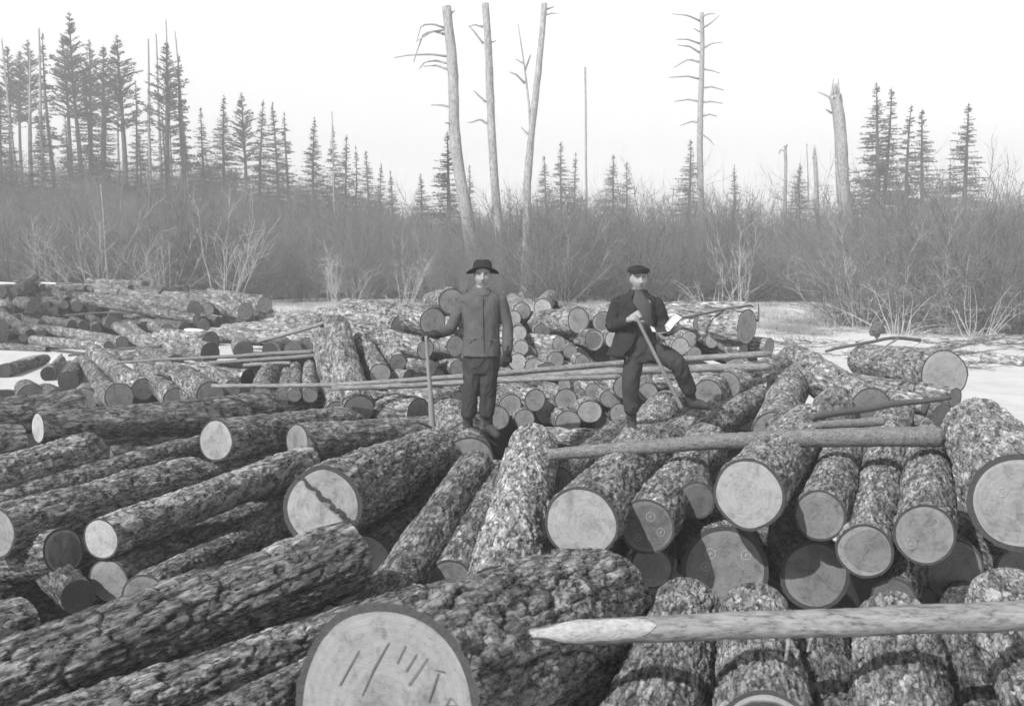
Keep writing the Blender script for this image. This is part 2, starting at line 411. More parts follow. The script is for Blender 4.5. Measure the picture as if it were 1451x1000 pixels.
# ------------------------------------------------------------------ logs
LOGN = [0]; TRIS = [0]
def log(ax, ay, d, qa, B, tone, label, taper=.92, bark=.2, patch=0, bend=0.0, end=None, group='sawlogs of the deck',
        amp=1.0, bt=.013, cell=1.0, cat='log', sap=.12, name='saw_log', caps='AB', marks=None, depth_lod=None, lob=1.0, snow=0, squash=1.0):
    LOGN[0] += 1
    bark = bark if bark < .2 else .2 + (bark - .2) * .45
    seed = LOGN[0] * 13 + 5
    g = np.random.default_rng(seed)
    pA = at(ax, ay, qa)
    if len(B) == 4: pB = pA + Vector(B[1:])
    else: pB = at(*B)
    rA = pxm(pA, d) / 2
    rB = rA * taper * g.uniform(.95, 1.03)
    w = pB - pA; L = w.length; w.normalize()
    upv = Vector((0, 0, 1)); v = w.cross(upv)
    v = v.normalized() if v.length > .05 else Vector((1, 0, 0))
    z = v.cross(w) if v.cross(w).z > 0 else w.cross(v)
    y = z.cross(w)
    M = Matrix((( w.x, y.x, z.x, pA.x), (w.y, y.y, z.y, pA.y), (w.z, y.z, z.z, pA.z), (0, 0, 0, 1)))
    near = depth_lod or max(3.9, min(pA.y, pB.y))
    ds = near / 1058 * (2.2 if near < 9 else 2.6)
    nt = int(np.clip(2 * PI * rA / ds, 18, 190)); nxx = int(np.clip(L / ds / 1.25, 16, 330))
    t = np.linspace(0, 1, nxx); th = np.arange(nt) / nt * 2 * PI
    T, TH = np.meshgrid(t, th, indexing='ij')
    X = T * L
    rad = rA + (rB - rA) * T
    cs, sn = np.cos(TH), np.sin(TH)
    off = g.uniform(-50, 50)
    P3 = np.stack([X * .8 + off, cs * .9 + off, sn * .9], -1)
    lobe = 1 + lob * .045 * fbm(P3, seed, 2) + lob * .05 * vnoise(np.stack([X * 1.7 + off, cs * 1.2, sn * 1.2 + off], -1), seed + 3)
    rad = rad * lobe
    # bark plates
    cw, cl = .050 * cell, .24 * cell
    N = max(5, int(round(2 * PI * rA / cw)))
    Pw = np.stack([X * 5 / cell + off, cs * rA * 9 / cell, sn * rA * 9 / cell], -1)
    wa, wb = fbm(Pw, seed + 1, 3), fbm(Pw + 31.7, seed + 2, 3)
    a = TH / (2 * PI) * N + wa * 1.0 + X / cl * .5; b = X / cl + wb * 1.0 + off
    F1, F2, ID, OB = voro(a, b, N, seed)
    e = F2 - F1
    N2 = N * 3
    a2 = TH / (2 * PI) * N2 + wb * 1.4; b2 = X / cl * 2.4 + wa * 1.5
    G1, G2, ID2, OB2 = voro(a2, b2, N2, seed + 40)
    A0 = min(.017, .052 * rA + .004) * amp
    fine = fbm(Pw * 5.3, seed + 7, 2)
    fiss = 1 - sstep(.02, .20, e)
    h = A0 * 1.15 * (sstep(0, .18, e) * (.45 + .65 * ID) + .45 * OB - .5) + A0 * .34 * (sstep(0, .2, G2 - G1) * (.3 + ID2) + .8 * OB2 - .5) + A0 * .45 * fine
    h = h * (.3 + .7 * sstep(0, .14, np.minimum(X, L - X)))
    r = rad + h
    if near < 13:                                     # knots where limbs were cut off
        for _ in range(int(g.integers(2, 7))):
            kx, kt = g.uniform(.05, .95) * L, g.uniform(0, 2 * PI); kr = g.uniform(.02, .04)
            dt = np.abs((TH - kt + PI) % (2 * PI) - PI) * rA
            r = r + g.uniform(.012, .03) * np.exp(-((X - kx) ** 2 / (kr * 1.6) ** 2 + dt ** 2 / kr ** 2) ** 1.5)
    # end shaping
    if end is not None:
        # rim offset evaluated from the angle
        e0 = end(r * cs, r * sn)
        blend = np.clip(1 - X / .9, 0, 1)
        X = X + e0 * blend
    bz = -bend * np.sin(PI * T); by_ = .012 * L * np.sin(T * PI * 1.0 + off) * (.6 if d > 10 else 0)
    Y = r * cs + by_; Z = r * sn * squash + bz
    by_t = (.012 * L * np.sin(t * PI + off) * (.6 if d > 10 else 0))
    Vs = np.stack([X, Y, Z], -1).reshape(-1, 3)
    I = np.arange(nxx * nt).reshape(nxx, nt); J = np.roll(I, -1, axis=1)
    quads = np.stack([I[:-1], J[:-1], J[1:], I[1:]], -1).reshape(-1, 4)
    plate = (.55 * ID + .45 * ID2).reshape(-1)
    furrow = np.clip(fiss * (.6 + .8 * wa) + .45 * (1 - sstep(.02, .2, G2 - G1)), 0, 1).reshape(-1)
    allV, allQ, fm, pl = [Vs], [quads], [np.zeros(len(quads), int)], [plate]
    n0 = len(Vs); caps_rings = {}
    for key, row in (('A', 0), ('B', nxx - 1)):
        if key not in caps: continue
        th_ = TH[row]
        inner = np.minimum(r[row] - bt * min(1, rA / .17), rad[row] * .97)
        kk = max(1, nt // 14); inner = rad[row] - bt * min(1, rA / .17) * .8 - A0 * .5
        inner = np.minimum(inner, rad[row] * .965)
        yo = by_[row]; zo = bz[row]
        xo = np.copy(X[row])
        if end is not None and key == 'A': xi = end(inner * np.cos(th_), inner * np.sin(th_))
        else: xi = np.zeros_like(xo) + (0 if key == 'A' else L)
        Vi = np.stack([xi, inner * np.cos(th_) + yo, inner * np.sin(th_) * squash + zo], -1)
        Vo = np.stack([X[row], Y[row], Z[row]], -1)
        ia = n0 + np.arange(nt); ib = ia + nt; n0 += 2 * nt
        allV += [Vo, Vi]; pl += [np.zeros(2 * nt)]
        ja, jb = np.roll(ia, -1), np.roll(ib, -1)
        q = np.stack([ia, ib, jb, ja], -1) if key == 'A' else np.stack([ia, ja, jb, ib], -1)
        allQ.append(q); fm.append(np.ones(len(q), int))
        caps_rings[key] = (inner, yo, zo)
    Vall = np.concatenate(allV)
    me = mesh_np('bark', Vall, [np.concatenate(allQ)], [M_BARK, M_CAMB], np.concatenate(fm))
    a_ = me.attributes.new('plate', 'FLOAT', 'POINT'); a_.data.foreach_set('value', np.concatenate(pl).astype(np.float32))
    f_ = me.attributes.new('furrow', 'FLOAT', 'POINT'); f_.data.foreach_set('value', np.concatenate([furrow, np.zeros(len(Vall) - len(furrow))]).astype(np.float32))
    TRIS[0] += 2 * len(quads)
    root = empty(name, None, M)
    tag(root, label, cat, group)
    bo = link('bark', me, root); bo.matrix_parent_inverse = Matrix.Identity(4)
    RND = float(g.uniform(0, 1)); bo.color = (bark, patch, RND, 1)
    for key, (inner, yo, zo) in caps_rings.items():
        if key == 'B' and near > 20: continue
        K = 44 if end is not None and key == 'A' else 10 if near < 9 else 5
        s_ = np.linspace(0, 1, K + 1)[1:]
        RR, T2 = np.meshgrid(s_, th, indexing='ij')
        rr = RR * inner[None, :]
        yy, zz = rr * np.cos(T2), rr * np.sin(T2) * squash
        if end is not None and key == 'A': xx = end(yy, zz)
        else: xx = np.zeros_like(yy) + (0 if key == 'A' else L)
        if K >= 10:
            xx = xx + .0035 * fbm(np.stack([yy * 16 + off, zz * 9, xx * 0], -1), seed, 2)
        Vd = np.stack([xx, yy + yo, zz + zo], -1).reshape(-1, 3)
        c0 = np.array([[float(np.mean(xx[0])), yo if np.isscalar(yo) else float(np.mean(yo)), zo if np.isscalar(zo) else float(np.mean(zo))]])
        I2 = np.arange(K * nt).reshape(K, nt) + 1; J2 = np.roll(I2, -1, axis=1)
        q = np.stack([I2[:-1], I2[1:], J2[1:], J2[:-1]], -1).reshape(-1, 4)
        tri = np.stack([np.zeros(nt, int), I2[0], J2[0]], -1)
        if key == 'A': q = q[:, ::-1]; tri = tri[:, ::-1]
        mc = mesh_np('cut_end', np.concatenate([c0, Vd]), [q, tri], [M_CUT])
        co = link('cut_end', mc, root); co.matrix_parent_inverse = Matrix.Identity(4)
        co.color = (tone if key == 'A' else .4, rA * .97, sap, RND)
        TRIS[0] += 2 * len(q)
    # strokes drawn or scratched on the end: each a list of (y, z) in units of the radius
    if marks:
        for kind, pts, wid in marks:
            P = np.array(pts, float) * rA * [-1, 1]
            dd = np.gradient(P, axis=0); nn = np.stack([-dd[:, 1], dd[:, 0]], -1)
            nn /= np.linalg.norm(nn, axis=1)[:, None] + 1e-9
            wv = wid * .62 * rA * (1 + (.35 * np.sin(np.arange(len(P)) * 2.1) if kind != 'fibre' else .3 * np.sin(np.arange(len(P)) * 1.9) + .3 * np.sin(np.arange(len(P)) * 4.3)))[:, None]
            Lp, Rp = P + nn * wv / 2, P - nn * wv / 2
            n_ = len(P)
            def lay(Q, x): 
                ex = end(Q[:, 0], Q[:, 1]) if end is not None else 0
                return np.stack([np.full(n_, x) + ex, Q[:, 0], Q[:, 1]], -1)
            Vm = np.concatenate([lay(Lp, -.006), lay(Rp, -.006)])
            k_ = np.arange(n_ - 1)
            q = np.stack([k_, k_ + 1, k_ + 1 + n_, k_ + n_], -1)
            mm = mesh_np('mark', Vm, [q], [M_CHALK if kind == 'chalk' else M_FIBRE if kind == 'fibre' else M_SCRATCH])
            mo = link('chalk_mark' if kind == 'chalk' else 'torn_fibre' if kind == 'fibre' else 'crayon_stroke', mm, root); mo.matrix_parent_inverse = Matrix.Identity(4)
    if near < 12 and cat == 'log':
        for _ in range(int(g.integers(0, 2))):
            kx, kt = g.uniform(.08, .9) * L, g.uniform(.15, .85) * PI; ln = g.uniform(.015, .045); rr_ = rA + (rB - rA) * kx / L
            b_ = np.array([kx, (rr_ - .01) * math.cos(kt), (rr_ - .01) * math.sin(kt)])
            dv_ = np.array([g.uniform(-.5, .5), math.cos(kt), math.sin(kt)]); nn_ = 7
            th_ = np.arange(nn_) / nn_ * 2 * PI; u_ = np.cross(dv_, [1, 0, .1]); u_ /= np.linalg.norm(u_); w_ = np.cross(dv_, u_)
            rs_ = [.019, .016, .008]; Vs_ = np.concatenate([(b_ + dv_ * (ln + .01) * q_ + (u_ * np.cos(th_)[:, None] + w_ * np.sin(th_)[:, None]) * r_ * g.uniform(.8, 1.2, (nn_, 1))) for q_, r_ in zip((0, .6, 1), rs_)])
            I_ = np.arange(3 * nn_).reshape(3, nn_); J_ = np.roll(I_, -1, axis=1)
            fs_ = [np.stack([I_[:-1], J_[:-1], J_[1:], I_[1:]], -1).reshape(-1, 4), np.stack([np.full(nn_ - 2, 2 * nn_), 2 * nn_ + 1 + np.arange(nn_ - 2), 2 * nn_ + 2 + np.arange(nn_ - 2)], -1)]
            so = link('branch_stub', mesh_np('branch_stub', Vs_, fs_, [M_STUB]), root); so.matrix_parent_inverse = Matrix.Identity(4)
    if snow:
        snow_patch(root, L, rA, rB, snow, g)
    root['len'] = round(L, 2)
    if DEBUG: print('LOG %3d dia %.2f->%.2f L %.1f dA %.1f dB %.1f zA %.2f zB %.2f  %s' % (LOGN[0], 2*rA, 2*rB, L, pA.y, pB.y, pA.z, pB.z, label[:40]))
    return root
DEBUG = False
def snow_patch(root, L, rA, rB, frac, g):
    """a crust of old snow lying along the top of a log"""
    x0 = g.uniform(.1, .4) * L; n = 30; m = 9
    x = np.linspace(0, 1, n)[:, None]; s = np.linspace(-1, 1, m)[None, :]
    wd = (.25 + .55 * np.abs(fbm(np.stack([x[:, 0] * 6, x[:, 0] * 0 + g.uniform(0, 99), x[:, 0] * 0], -1), 5, 2)))[:, None] * np.sqrt(np.clip(1 - (2 * x - 1) ** 2, 0.001, 1))
    ang = PI / 2 + s * wd * 1.2
    rr = (rA + (rB - rA) * .4) + .012 + .03 * (1 - s ** 2) * np.sqrt(np.clip(1 - (2 * x - 1) ** 2, 0, 1))
    rr = rr - .03 * (np.abs(s) > .99)
    X = x0 + x * frac * L + 0 * s
    V = np.stack([X, rr * np.cos(ang), rr * np.sin(ang)], -1).reshape(-1, 3)
    I = np.arange(n * m).reshape(n, m)
    q = np.stack([I[:-1, :-1], I[:-1, 1:], I[1:, 1:], I[1:, :-1]], -1).reshape(-1, 4)
    o = link('snow_crust', mesh_np('snow_crust', V, [q], [M_SNOW]), root)
    o.matrix_parent_inverse = Matrix.Identity(4)
M_FIBRE = mat_simple('torn_wood_fibre', 0.12, .6, 60, 1.0, .02, .9, (1, 1, 1), .8)
M_STUB = mat_simple('broken_limb_wood', 0.17, .4, 40, .3, .003, .8)
M_SNOW = mat_simple('old_snow', 0.74, 0.1, 12, 0.5, 0.01, 0.6)

def circle(cy, cz, r, n=14, a0=0.0, a1=6.6):
    return [(cy + r * math.cos(a0 + (a1 - a0) * k / (n - 1)), cz + r * math.sin(a0 + (a1 - a0) * k / (n - 1))) for k in range(n)]
def crossmark(cy, cz, r):
    return [('chalk', circle(cy, cz, r), .022), ('chalk', [(cy - r * .4, cz - r * .2), (cy, cz + r * .1), (cy + r * .5, cz + .1 * r)], .02), ('chalk', [(cy - .1 * r, cz - .5 * r), (cy, cz), (cy + .1 * r, cz + .5 * r)], .02)]

# local y of a log end points to the picture's right when looked at from the camera if sign=+1 (see marks below)
G_NEAR = 'large logs of the front deck'
G_FORE = 'logs nearest the camera under the crossing pole'
G_LEFT = 'long logs lying slantwise at the left of the deck'
G_WALL = 'logs of the stack wall behind the two men'
G_LOW = 'logs in the low rows under the crossing poles'
G_FAR = 'logs heaped in the far left pile'
G_MID = 'logs dumped between the ice and the stack wall'

# ---- front: the two giants
strokes = [('crayon', [(-.34, .50), (-.52, .14)], .018), ('crayon', [(-.02, .62), (-.16, .36), (-.27, .08)], .02),
           ('crayon', [(.16, .62), (.08, .44)], .016), ('crayon', [(.28, .56), (.18, .38)], .016), ('crayon', [(.40, .54), (.22, .26)], .016),
           ('crayon', [(.52, .42), (.44, .14)], .02), ('crayon', [(.48, .44), (.58, .44)], .018),
           ('crayon', [(.66, .22), (.58, .06)], .016), ('crayon', [(.66, .22), (.74, .16), (.62, .14)], .014),
           ('crayon', [(.82, -.0), (.76, -.1)], .016)]
log(548, 1004, 300, 1.02, (838, 868, .62), .42, 'huge log whose pale sawn end with crayon strokes fills the bottom centre', taper=1.0, bark=.18, amp=1.5, cell=1.7, bt=.02, lob=1.0, group=G_NEAR, marks=strokes, sap=.02, depth_lod=4.0)
log(-150, 1030, 128, .62, (492, 790, .80), .4, 'thick furrowed log running from the lower left corner to a blunt end at centre', bark=.15, amp=1.5, cell=1.6, group=G_LEFT, taper=1.08, depth_lod=4.6)
log(-20, 1085, 112, .6, (590, 858, .45), .4, 'flaky log lying just below the thick furrowed log in the lower left', bark=.21, amp=1.1, group=G_LEFT, taper=.92, cell=1.2)
log(250, 1075, 100, .62, (480, 950, .45), .4, 'short visible stretch of flaky log beside the huge pale log end', bark=.22, group=G_LEFT)
# ---- front right, bottom
log(885, 1130, 170, .64, (972, 868, .6), .4, 'log under the thick crossing pole, nearest its axe-cut tip', bark=.19, group=G_FORE, taper=.95)
log(1082, 1052, 150, .76, (1072, 870, .66), .1, 'log with a dark hollow end under the thick crossing pole', bark=.21, group=G_FORE, taper=.9, patch=.15, sap=4.5)
log(1180, 1110, 120, .55, (1162, 900, .50), .4, 'sunken dark log between the hollow-ended log and its wide neighbour', bark=.14, group=G_FORE)
log(1278, 1120, 172, .70, (1264, 893, .62), .4, 'wide evenly scaled log under the crossing pole right of centre', bark=.2, group=G_FORE, taper=.95)
log(1410, 1110, 120, .42, (1372, 930, .40), .4, 'deep shaded log low in the gap at the right bottom', bark=.13, group=G_FORE)
log(1560, 1110, 190, .72, (1428, 860, .72), .4, 'white-spotted log at the right bottom edge under the crossing pole', bark=.25, patch=.55, group=G_FORE, taper=.9)
# ---- front right, tier of log ends
ck = crossmark(.05, .38, .16) + crossmark(.42, -.15, .14) + crossmark(-.42, -.42, .13)
log(1056, 701, 101, 7.6, (1148, 606, .80), .56, 'pale blotched log end, largest round face below the bark-covered crossing pole', bark=.24, group=G_NEAR, sap=-.12, bt=.016)
log(1160, 731, 73, 7.75, (1198, 625, .74), .33, 'chalk-scribbled grey log end right of the pale blotched one', bark=.23, group=G_NEAR, marks=[('chalk', [(-.3, -.1), (-.1, .15), (.0, -.1), (.15, .2), (.25, -.05), (.4, .1)], .02)])
log(1230, 781, 78, 7.5, (1256, 620, .74), .36, 'log end with a bright ringed centre hanging between two neighbours', bark=.22, group=G_NEAR, sap=.35)
log(1307, 757, 86, 7.3, (1316, 628, .74), .4, 'grey log end with a chalk crossed circle beside the bright ringed one', bark=.25, group=G_NEAR, marks=crossmark(-.35, -.35, .16) + [('chalk', circle(.35, .45, .14, 8, -1.5, 2.), .02)])
log(1442, 712, 140, 1.08, (1388, 612, 1.04), .46, 'large log at the right edge with a shadowed cut and coarse bark', bark=.27, amp=1.5, cell=1.5, group=G_NEAR, bt=.03, taper=.95, marks=[('chalk', circle(-.3, .2, .09), .016)])
log(920, 746, 80, 7.6, (1003, 628, .72), .25, 'dark log end with chalked circles between two pale ends', bark=.23, group=G_NEAR, sap=.35, marks=ck)
log(829, 742, 106, 7.2, (935, 628, .66), .54, 'broad pale log end half behind the huge front log', bark=.2, group=G_NEAR, sap=-.05, taper=.9, marks=crossmark(.45, .3, .11))
log(1025, 806, 124, 8.0, ('o', .55, 4.2, -.25), .34, 'wide shadowed log end with chalk marks below the blotched one', bark=.16, group=G_NEAR, bt=.035, marks=crossmark(-.3, .35, .12) + crossmark(.5, .35, .11) + crossmark(-.4, .05, .1))
log(1159, 816, 100, 8.0, ('o', .3, 4.2, -.25), .33, 'rough grey log end with a pith spot under the scribbled one', bark=.14, group=G_NEAR, bt=.03)
log(1354, 808, 88, 8.0, ('o', .2, 4.2, -.25), .3, 'shaded log end with a dark knot hole low at the right', bark=.14, group=G_NEAR)
log(990, 710, 54, 8.1, ('o', .6, 3.6, -.1), .2, 'small dark log end tucked behind the pale blotched one', bark=.16, group=G_NEAR)
log(918, 803, 60, 8.1, ('o', .6, 3.6, -.2), .4, 'small streaked log end peeping beneath the chalked dark one', bark=.16, group=G_NEAR)
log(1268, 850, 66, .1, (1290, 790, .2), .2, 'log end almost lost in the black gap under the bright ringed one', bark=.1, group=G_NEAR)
# ---- front centre
log(641, 824, 66, .36, (700, 672, .52), .3, 'slim log with a half hidden grey end left of the speckled log', bark=.19, group=G_NEAR)
log(505, 905, 82, .38, (678, 662, .64), .4, 'slim straight log slanting up to the feet of the man in the hat', bark=.17, group=G_NEAR, amp=.7, taper=.95)
log(712, 850, 104, .40, (752, 632, .72), .4, 'speckled light log running up beside the man in the hat', bark=.33, amp=1.1, group=G_NEAR, taper=1.0, patch=.12)
log(668, 652, 70, 10.6, ('o', -.5, 3.2, .05), .42, 'log end the man in the hat stands on', bark=.2, group=G_NEAR, bt=.012)
def notch(y_, z_):
    # two saw cuts that did not meet: the lower left wedge stands proud of the upper right oval
    rag = .004 * np.sin(y_ * 41)
    k = sstep(-.012, .016, y_ * .62 - z_ * .78 + .035 + rag)
    return k * (-.07 + .22 * z_ - .08 * y_) + (1 - k) * (.01 - .10 * z_)
NS = 1
log(462, 716, 112, .76, (628, 642, .50), .50, 'stout log with a split two-step sawn face left of centre', bark=.19, amp=1.3, cell=1.4, group=G_NEAR, end=notch, bt=.03, taper=.92,
    marks=[('fibre', [(x_, -.795 * x_ + .17 + .03 * math.sin(x_ * 19)) for x_ in np.linspace(-.78, .80, 40)], .10)])
log(792, 684, 48, .45, (882, 604, .5), .4, 'half buried log seen through the gap beside the speckled one', bark=.2, group=G_NEAR)
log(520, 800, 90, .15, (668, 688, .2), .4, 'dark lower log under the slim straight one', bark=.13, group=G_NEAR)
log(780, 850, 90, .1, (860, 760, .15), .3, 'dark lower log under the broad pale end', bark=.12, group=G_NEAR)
# ---- the logs the second man stands on
log(865, 622, 28, 12.6, (765, 617, 13.2), .4, 'light log lying level at the foot of the lower stack', bark=.4, group=G_NEAR)
log(872, 674, 76, .46, (948, 578, .50), .4, 'light scaly log under the rear foot of the man with the book', bark=.34, group=G_NEAR, amp=1.1, taper=1.0)
log(935, 640, 56, .52, (1000, 590, .60), .4, 'dark flaky log wedge between the second man and the small arched end', bark=.2, group=G_NEAR)
log(1000, 617, 44, .62, (1085, 553, .70), .3, 'log with a small dark arched end just above the bark pole', bark=.28, group=G_NEAR, taper=1.1)
log(950, 622, 44, .60, (1078, 540, .70), .3, 'light log under the front boot of the man with the book', bark=.33, group=G_NEAR)
log(1092, 612, 60, .70, (1130, 537, .72), .32, 'log with a brown arched end and light bark ringed by poles', bark=.3, group=G_NEAR, taper=1.05)
log(1160, 628, 64, .66, (1186, 582, .70), .3, 'dark dome-backed log behind the slanting slim pole', bark=.17, group=G_NEAR, taper=1.2)
log(1236, 580, 62, .78, (1122, 512, .86), .26, 'big light log slanting down right to a dark oval end', bark=.33, group=G_NEAR, taper=1.1, cell=1.2)
log(1252, 618, 50, .62, (1274, 573, .70), .5, 'log under the slanting slim pole with a half pale end', bark=.22, group=G_NEAR, taper=1.2)
log(1340, 531, 68, .98, (1222, 512, .80), .46, 'round pale log end highest at the right against the snow', bark=.27, group=G_NEAR, bt=.012, taper=.85)
log(1311, 574, 26, 12.4, ('o', -1.0, 1.0, 0.15), .45, 'slender log end below the high round pale one', bark=.25, group=G_NEAR)
log(1312, 601, 24, 12.2, ('o', -.8, 1.6, 0), .62, 'small square pale log end under the slender one', bark=.2, group=G_NEAR)
log(1335, 588, 32, 12.4, ('o', -.6, 2.5, 0), .17, 'dark log end beside the slender pale one at the right', bark=.15, group=G_NEAR)
log(1355, 563, 28, 12.9, ('o', -1.2, 2.2, 0), .25, 'shaded log end half behind the high round pale one', bark=.2, group=G_NEAR)
log(1330, 612, 28, 12.0, ('o', -.4, 2.5, 0), .13, 'blackish log end lowest of the small right cluster', bark=.12, group=G_NEAR)
log(1002, 558, 42, 12.9, ('o', .9, 2.2, .05), .3, 'flat-topped shaded log end behind the pole under the second man', bark=.26, group=G_NEAR)
log(1030, 545, 40, 13.3, ('o', 1.2, 2.0, .02), .3, 'light log lying across behind the front boot of the second man', bark=.3, group=G_NEAR)
# ---- left slanting logs
log(142, 763, 60, 7.9, (435, 652, 11.2), .66, 'bright round log end with white-blotched bark running up right', bark=.24, patch=.62, group=G_LEFT, taper=.98, bt=.01, sap=.0)
log(92, 781, 66, 8.0, (-110, 812, 9.0), .24, 'dark oval log end with pale rim left of the bright round one', bark=.15, group=G_LEFT, sap=.8)
log(158, 823, 62, 7.9, (412, 703, 11.6), .40, 'two-tone log end half in shade below the bright round one', bark=.17, group=G_LEFT, amp=.8)
log(203, 846, 66, 7.5, (430, 726, 11.0), .3, 'log end showing as a thin sliver above the thick furrowed log', bark=.17, group=G_LEFT)
log(-90, 880, 100, -.15, (150, 812, -.35), .1, 'deep dark log at the bottom of the left hollow', bark=.09, group=G_LEFT)  # added filler log, bark kept dark to blacken the hollow
log(112, 845, 48, 7.6, ('o', -1.6, 2.0, 0), .08, 'almost black log end down in the left hollow', bark=.1, group=G_LEFT)  # end and bark tone painted dark for the shade down here
log(-100, 925, 100, 6.0, (34, 886, 6.5), .2, 'blunt bark-covered log end poking in at the left bottom edge', bark=.18, group=G_LEFT)
log(-8, 754, 74, .50, (276, 673, .45), .42, 'cracked log starting at the left edge below two others', bark=.2, group=G_LEFT, taper=.95)
log(-60, 740, 60, .5, (262, 640, .36), .4, 'thin strip of log between the cracked one and the stout blunt one', bark=.2, group=G_LEFT)
log(-110, 716, 78, .66, (128, 642, .60), .4, 'stout blunt log from the left edge ending below the white disc end', bark=.22, amp=1.2, group=G_LEFT, taper=1.0)
log(231, 648, 34, .34, (330, 618, .34), .42, 'short small-ended log left of the broad flat-sawn one', bark=.2, group=G_LEFT, bt=.01)
log(280, 672, 26, .3, ('o', .9, 1.1, 0), .6, 'tiny pale log end under the broad flat-sawn one', bark=.2, group=G_LEFT)
log(304, 624, 60, 10.9, (572, 590, 14.6), .54, 'broad flat-sawn pale log end with a shadowed lower corner', bark=.2, group=G_LEFT, taper=.95, bt=.012)
log(419, 626, 52, 11.3, (680, 606, 13.4), .40, 'ring-marked log end with bark chip right of the flat-sawn one', bark=.22, group=G_LEFT, taper=.92)
log(54, 607, 44, 11.6, (448, 572, 14.2), .72, 'white disc log end at the left of a very long dark log', bark=.15, group=G_LEFT, taper=1.32, bt=.012, sap=.15)
log(-90, 640, 62, 11.3, (30, 628, 11.9), .3, 'log behind the white disc end, leaving the left edge', bark=.18, group=G_LEFT)
log(-80, 605, 60, 12.6, (124, 575, 13.2), .3, 'deeply furrowed weathered log at the left beside the ice', bark=.12, amp=2.0, cell=1.6, group=G_LEFT, taper=.8)
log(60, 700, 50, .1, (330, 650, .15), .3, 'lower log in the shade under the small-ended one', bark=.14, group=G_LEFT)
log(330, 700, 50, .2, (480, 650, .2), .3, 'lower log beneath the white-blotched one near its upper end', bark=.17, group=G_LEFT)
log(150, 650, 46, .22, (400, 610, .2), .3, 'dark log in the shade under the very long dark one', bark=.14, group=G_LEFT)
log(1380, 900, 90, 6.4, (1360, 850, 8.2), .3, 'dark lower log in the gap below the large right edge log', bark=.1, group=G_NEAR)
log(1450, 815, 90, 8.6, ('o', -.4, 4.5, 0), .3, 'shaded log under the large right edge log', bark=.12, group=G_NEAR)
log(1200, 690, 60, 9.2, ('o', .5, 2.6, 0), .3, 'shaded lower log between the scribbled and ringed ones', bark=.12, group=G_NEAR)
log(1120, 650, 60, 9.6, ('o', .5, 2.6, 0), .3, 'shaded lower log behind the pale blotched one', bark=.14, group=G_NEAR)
# ---- stack wall behind the men
def wall(x, y, d, dep, tone, label, dx=-.4, dy=3.6, dz=.0, **k):
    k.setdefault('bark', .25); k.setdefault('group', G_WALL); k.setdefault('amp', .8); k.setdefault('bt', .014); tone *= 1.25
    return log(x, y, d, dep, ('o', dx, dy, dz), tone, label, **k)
wall(721, 574, 33, 14.6, .40, 'round grey log end right beside the shin of the man in the hat', -.8, 3.2)
wall(756, 567, 33, 14.6, .46, 'log end second from the hat man in the row below the poles', -1.3, 3.0, .1)
wall(776, 583, 38, 14.9, .38, 'tall oval log end in the middle of the lower stack', -.8, 3.2)
wall(802, 566, 33, 14.8, .36, 'log end with a dark heart below the triple poles', -.9, 3.2)
wall(839, 555, 26, 14.9, .34, 'smallest log end high in the lower stack near the man with the book', -.9, 3.2)
wall(868, 564, 34, 14.7, .34, 'squarish log end with a dark lower edge beside the second man', -.5, 3.2, squash=.82)
wall(803, 598, 38, 14.4, .40, 'broken-edged log end at the bottom of the lower stack', -.4, 3.2, squash=.9)
wall(834, 583, 36, 14.5, .50, 'pale six-sided log end with a sawn ridge in the lower stack', -.3, 3.2, squash=.94)
wall(704, 592, 36, 14.3, .42, 'log end between the calves and the lower stack', -1, 3.2)
wall(742, 594, 30, 14.5, .36, 'low log end half sunk behind the speckled log', -.4, 3.2)
wall(852, 600, 26, 14.6, .22, 'dark log end in the hollow of the lower stack', -.2, 3)
wall(880, 586, 30, 14.7, .38, 'log end just behind the shin of the man with the book', -.2, 3)
wall(884, 548, 34, 14.6, .33, 'log end behind the knee of the man with the book', -.6, 3, taper=1)
wall(916, 556, 30, 14.9, .33, 'log under the poles between the legs of the second man', .4, 3)
wall(724, 548, 26, 15.4, .3, 'bark-backed log under the poles right of the hat man', 1.6, 1.4, bark=.3)
wall(800, 546, 26, 15.4, .3, 'bark-backed log under the middle of the triple poles', 1.6, 1.4, bark=.3)
wall(742, 441, 25, 17.4, .27, 'dark heartwood log end with light rim high beside the hat man', -.2, 3.6, sap=.9)
wall(768, 436, 26, 17.6, .52, 'pale log end topmost between the two men', .3, 3.6)
wall(727, 451, 23, 17.2, .42, 'small log end at the shoulder height of the hat man', -.3, 3.6)
wall(821, 454, 38, 16.6, .46, 'largest pale log end between the men, cracked, with bark running left', -1.9, 3.0, -.35, taper=.95)
wall(855, 456, 30, 16.8, .24, 'dark log end with a light ring at the elbow of the second man', -.6, 3.4, sap=.8)
wall(792, 487, 24, 16.2, .48, 'pale log end with smooth bark in the second tier', -1.7, 2.6, -.1, bark=.36)
wall(738, 472, 23, 16.4, .46, 'small round pale end left of the largest pale one', -.3, 3.6)
wall(840, 482, 30, 16.3, .22, 'dark-faced log end with a bright bark ring in the second tier', -1.0, 3.4, sap=1.2)
wall(871, 481, 26, 16.3, .55, 'bright log end beside the jacket hem of the second man', -.4, 3.5)
wall(737, 493, 23, 16.1, .40, 'round log end level with the gloved hand', -.2, 3.6)
wall(733, 513, 26, 15.9, .50, 'pale log end just above the poles by the gloved hand', -.3, 3.5)
wall(749, 503, 22, 16.3, .25, 'shaded log end tucked behind the pale one by the poles', -.2, 3.5)
wall(808, 498, 21, 16.2, .27, 'small dark log end beneath the smooth-barked pale one', -.3, 3.5)
wall(789, 510, 26, 15.9, .34, 'ringed grey log end resting on the triple poles', -1.0, 3.2, sap=.4)
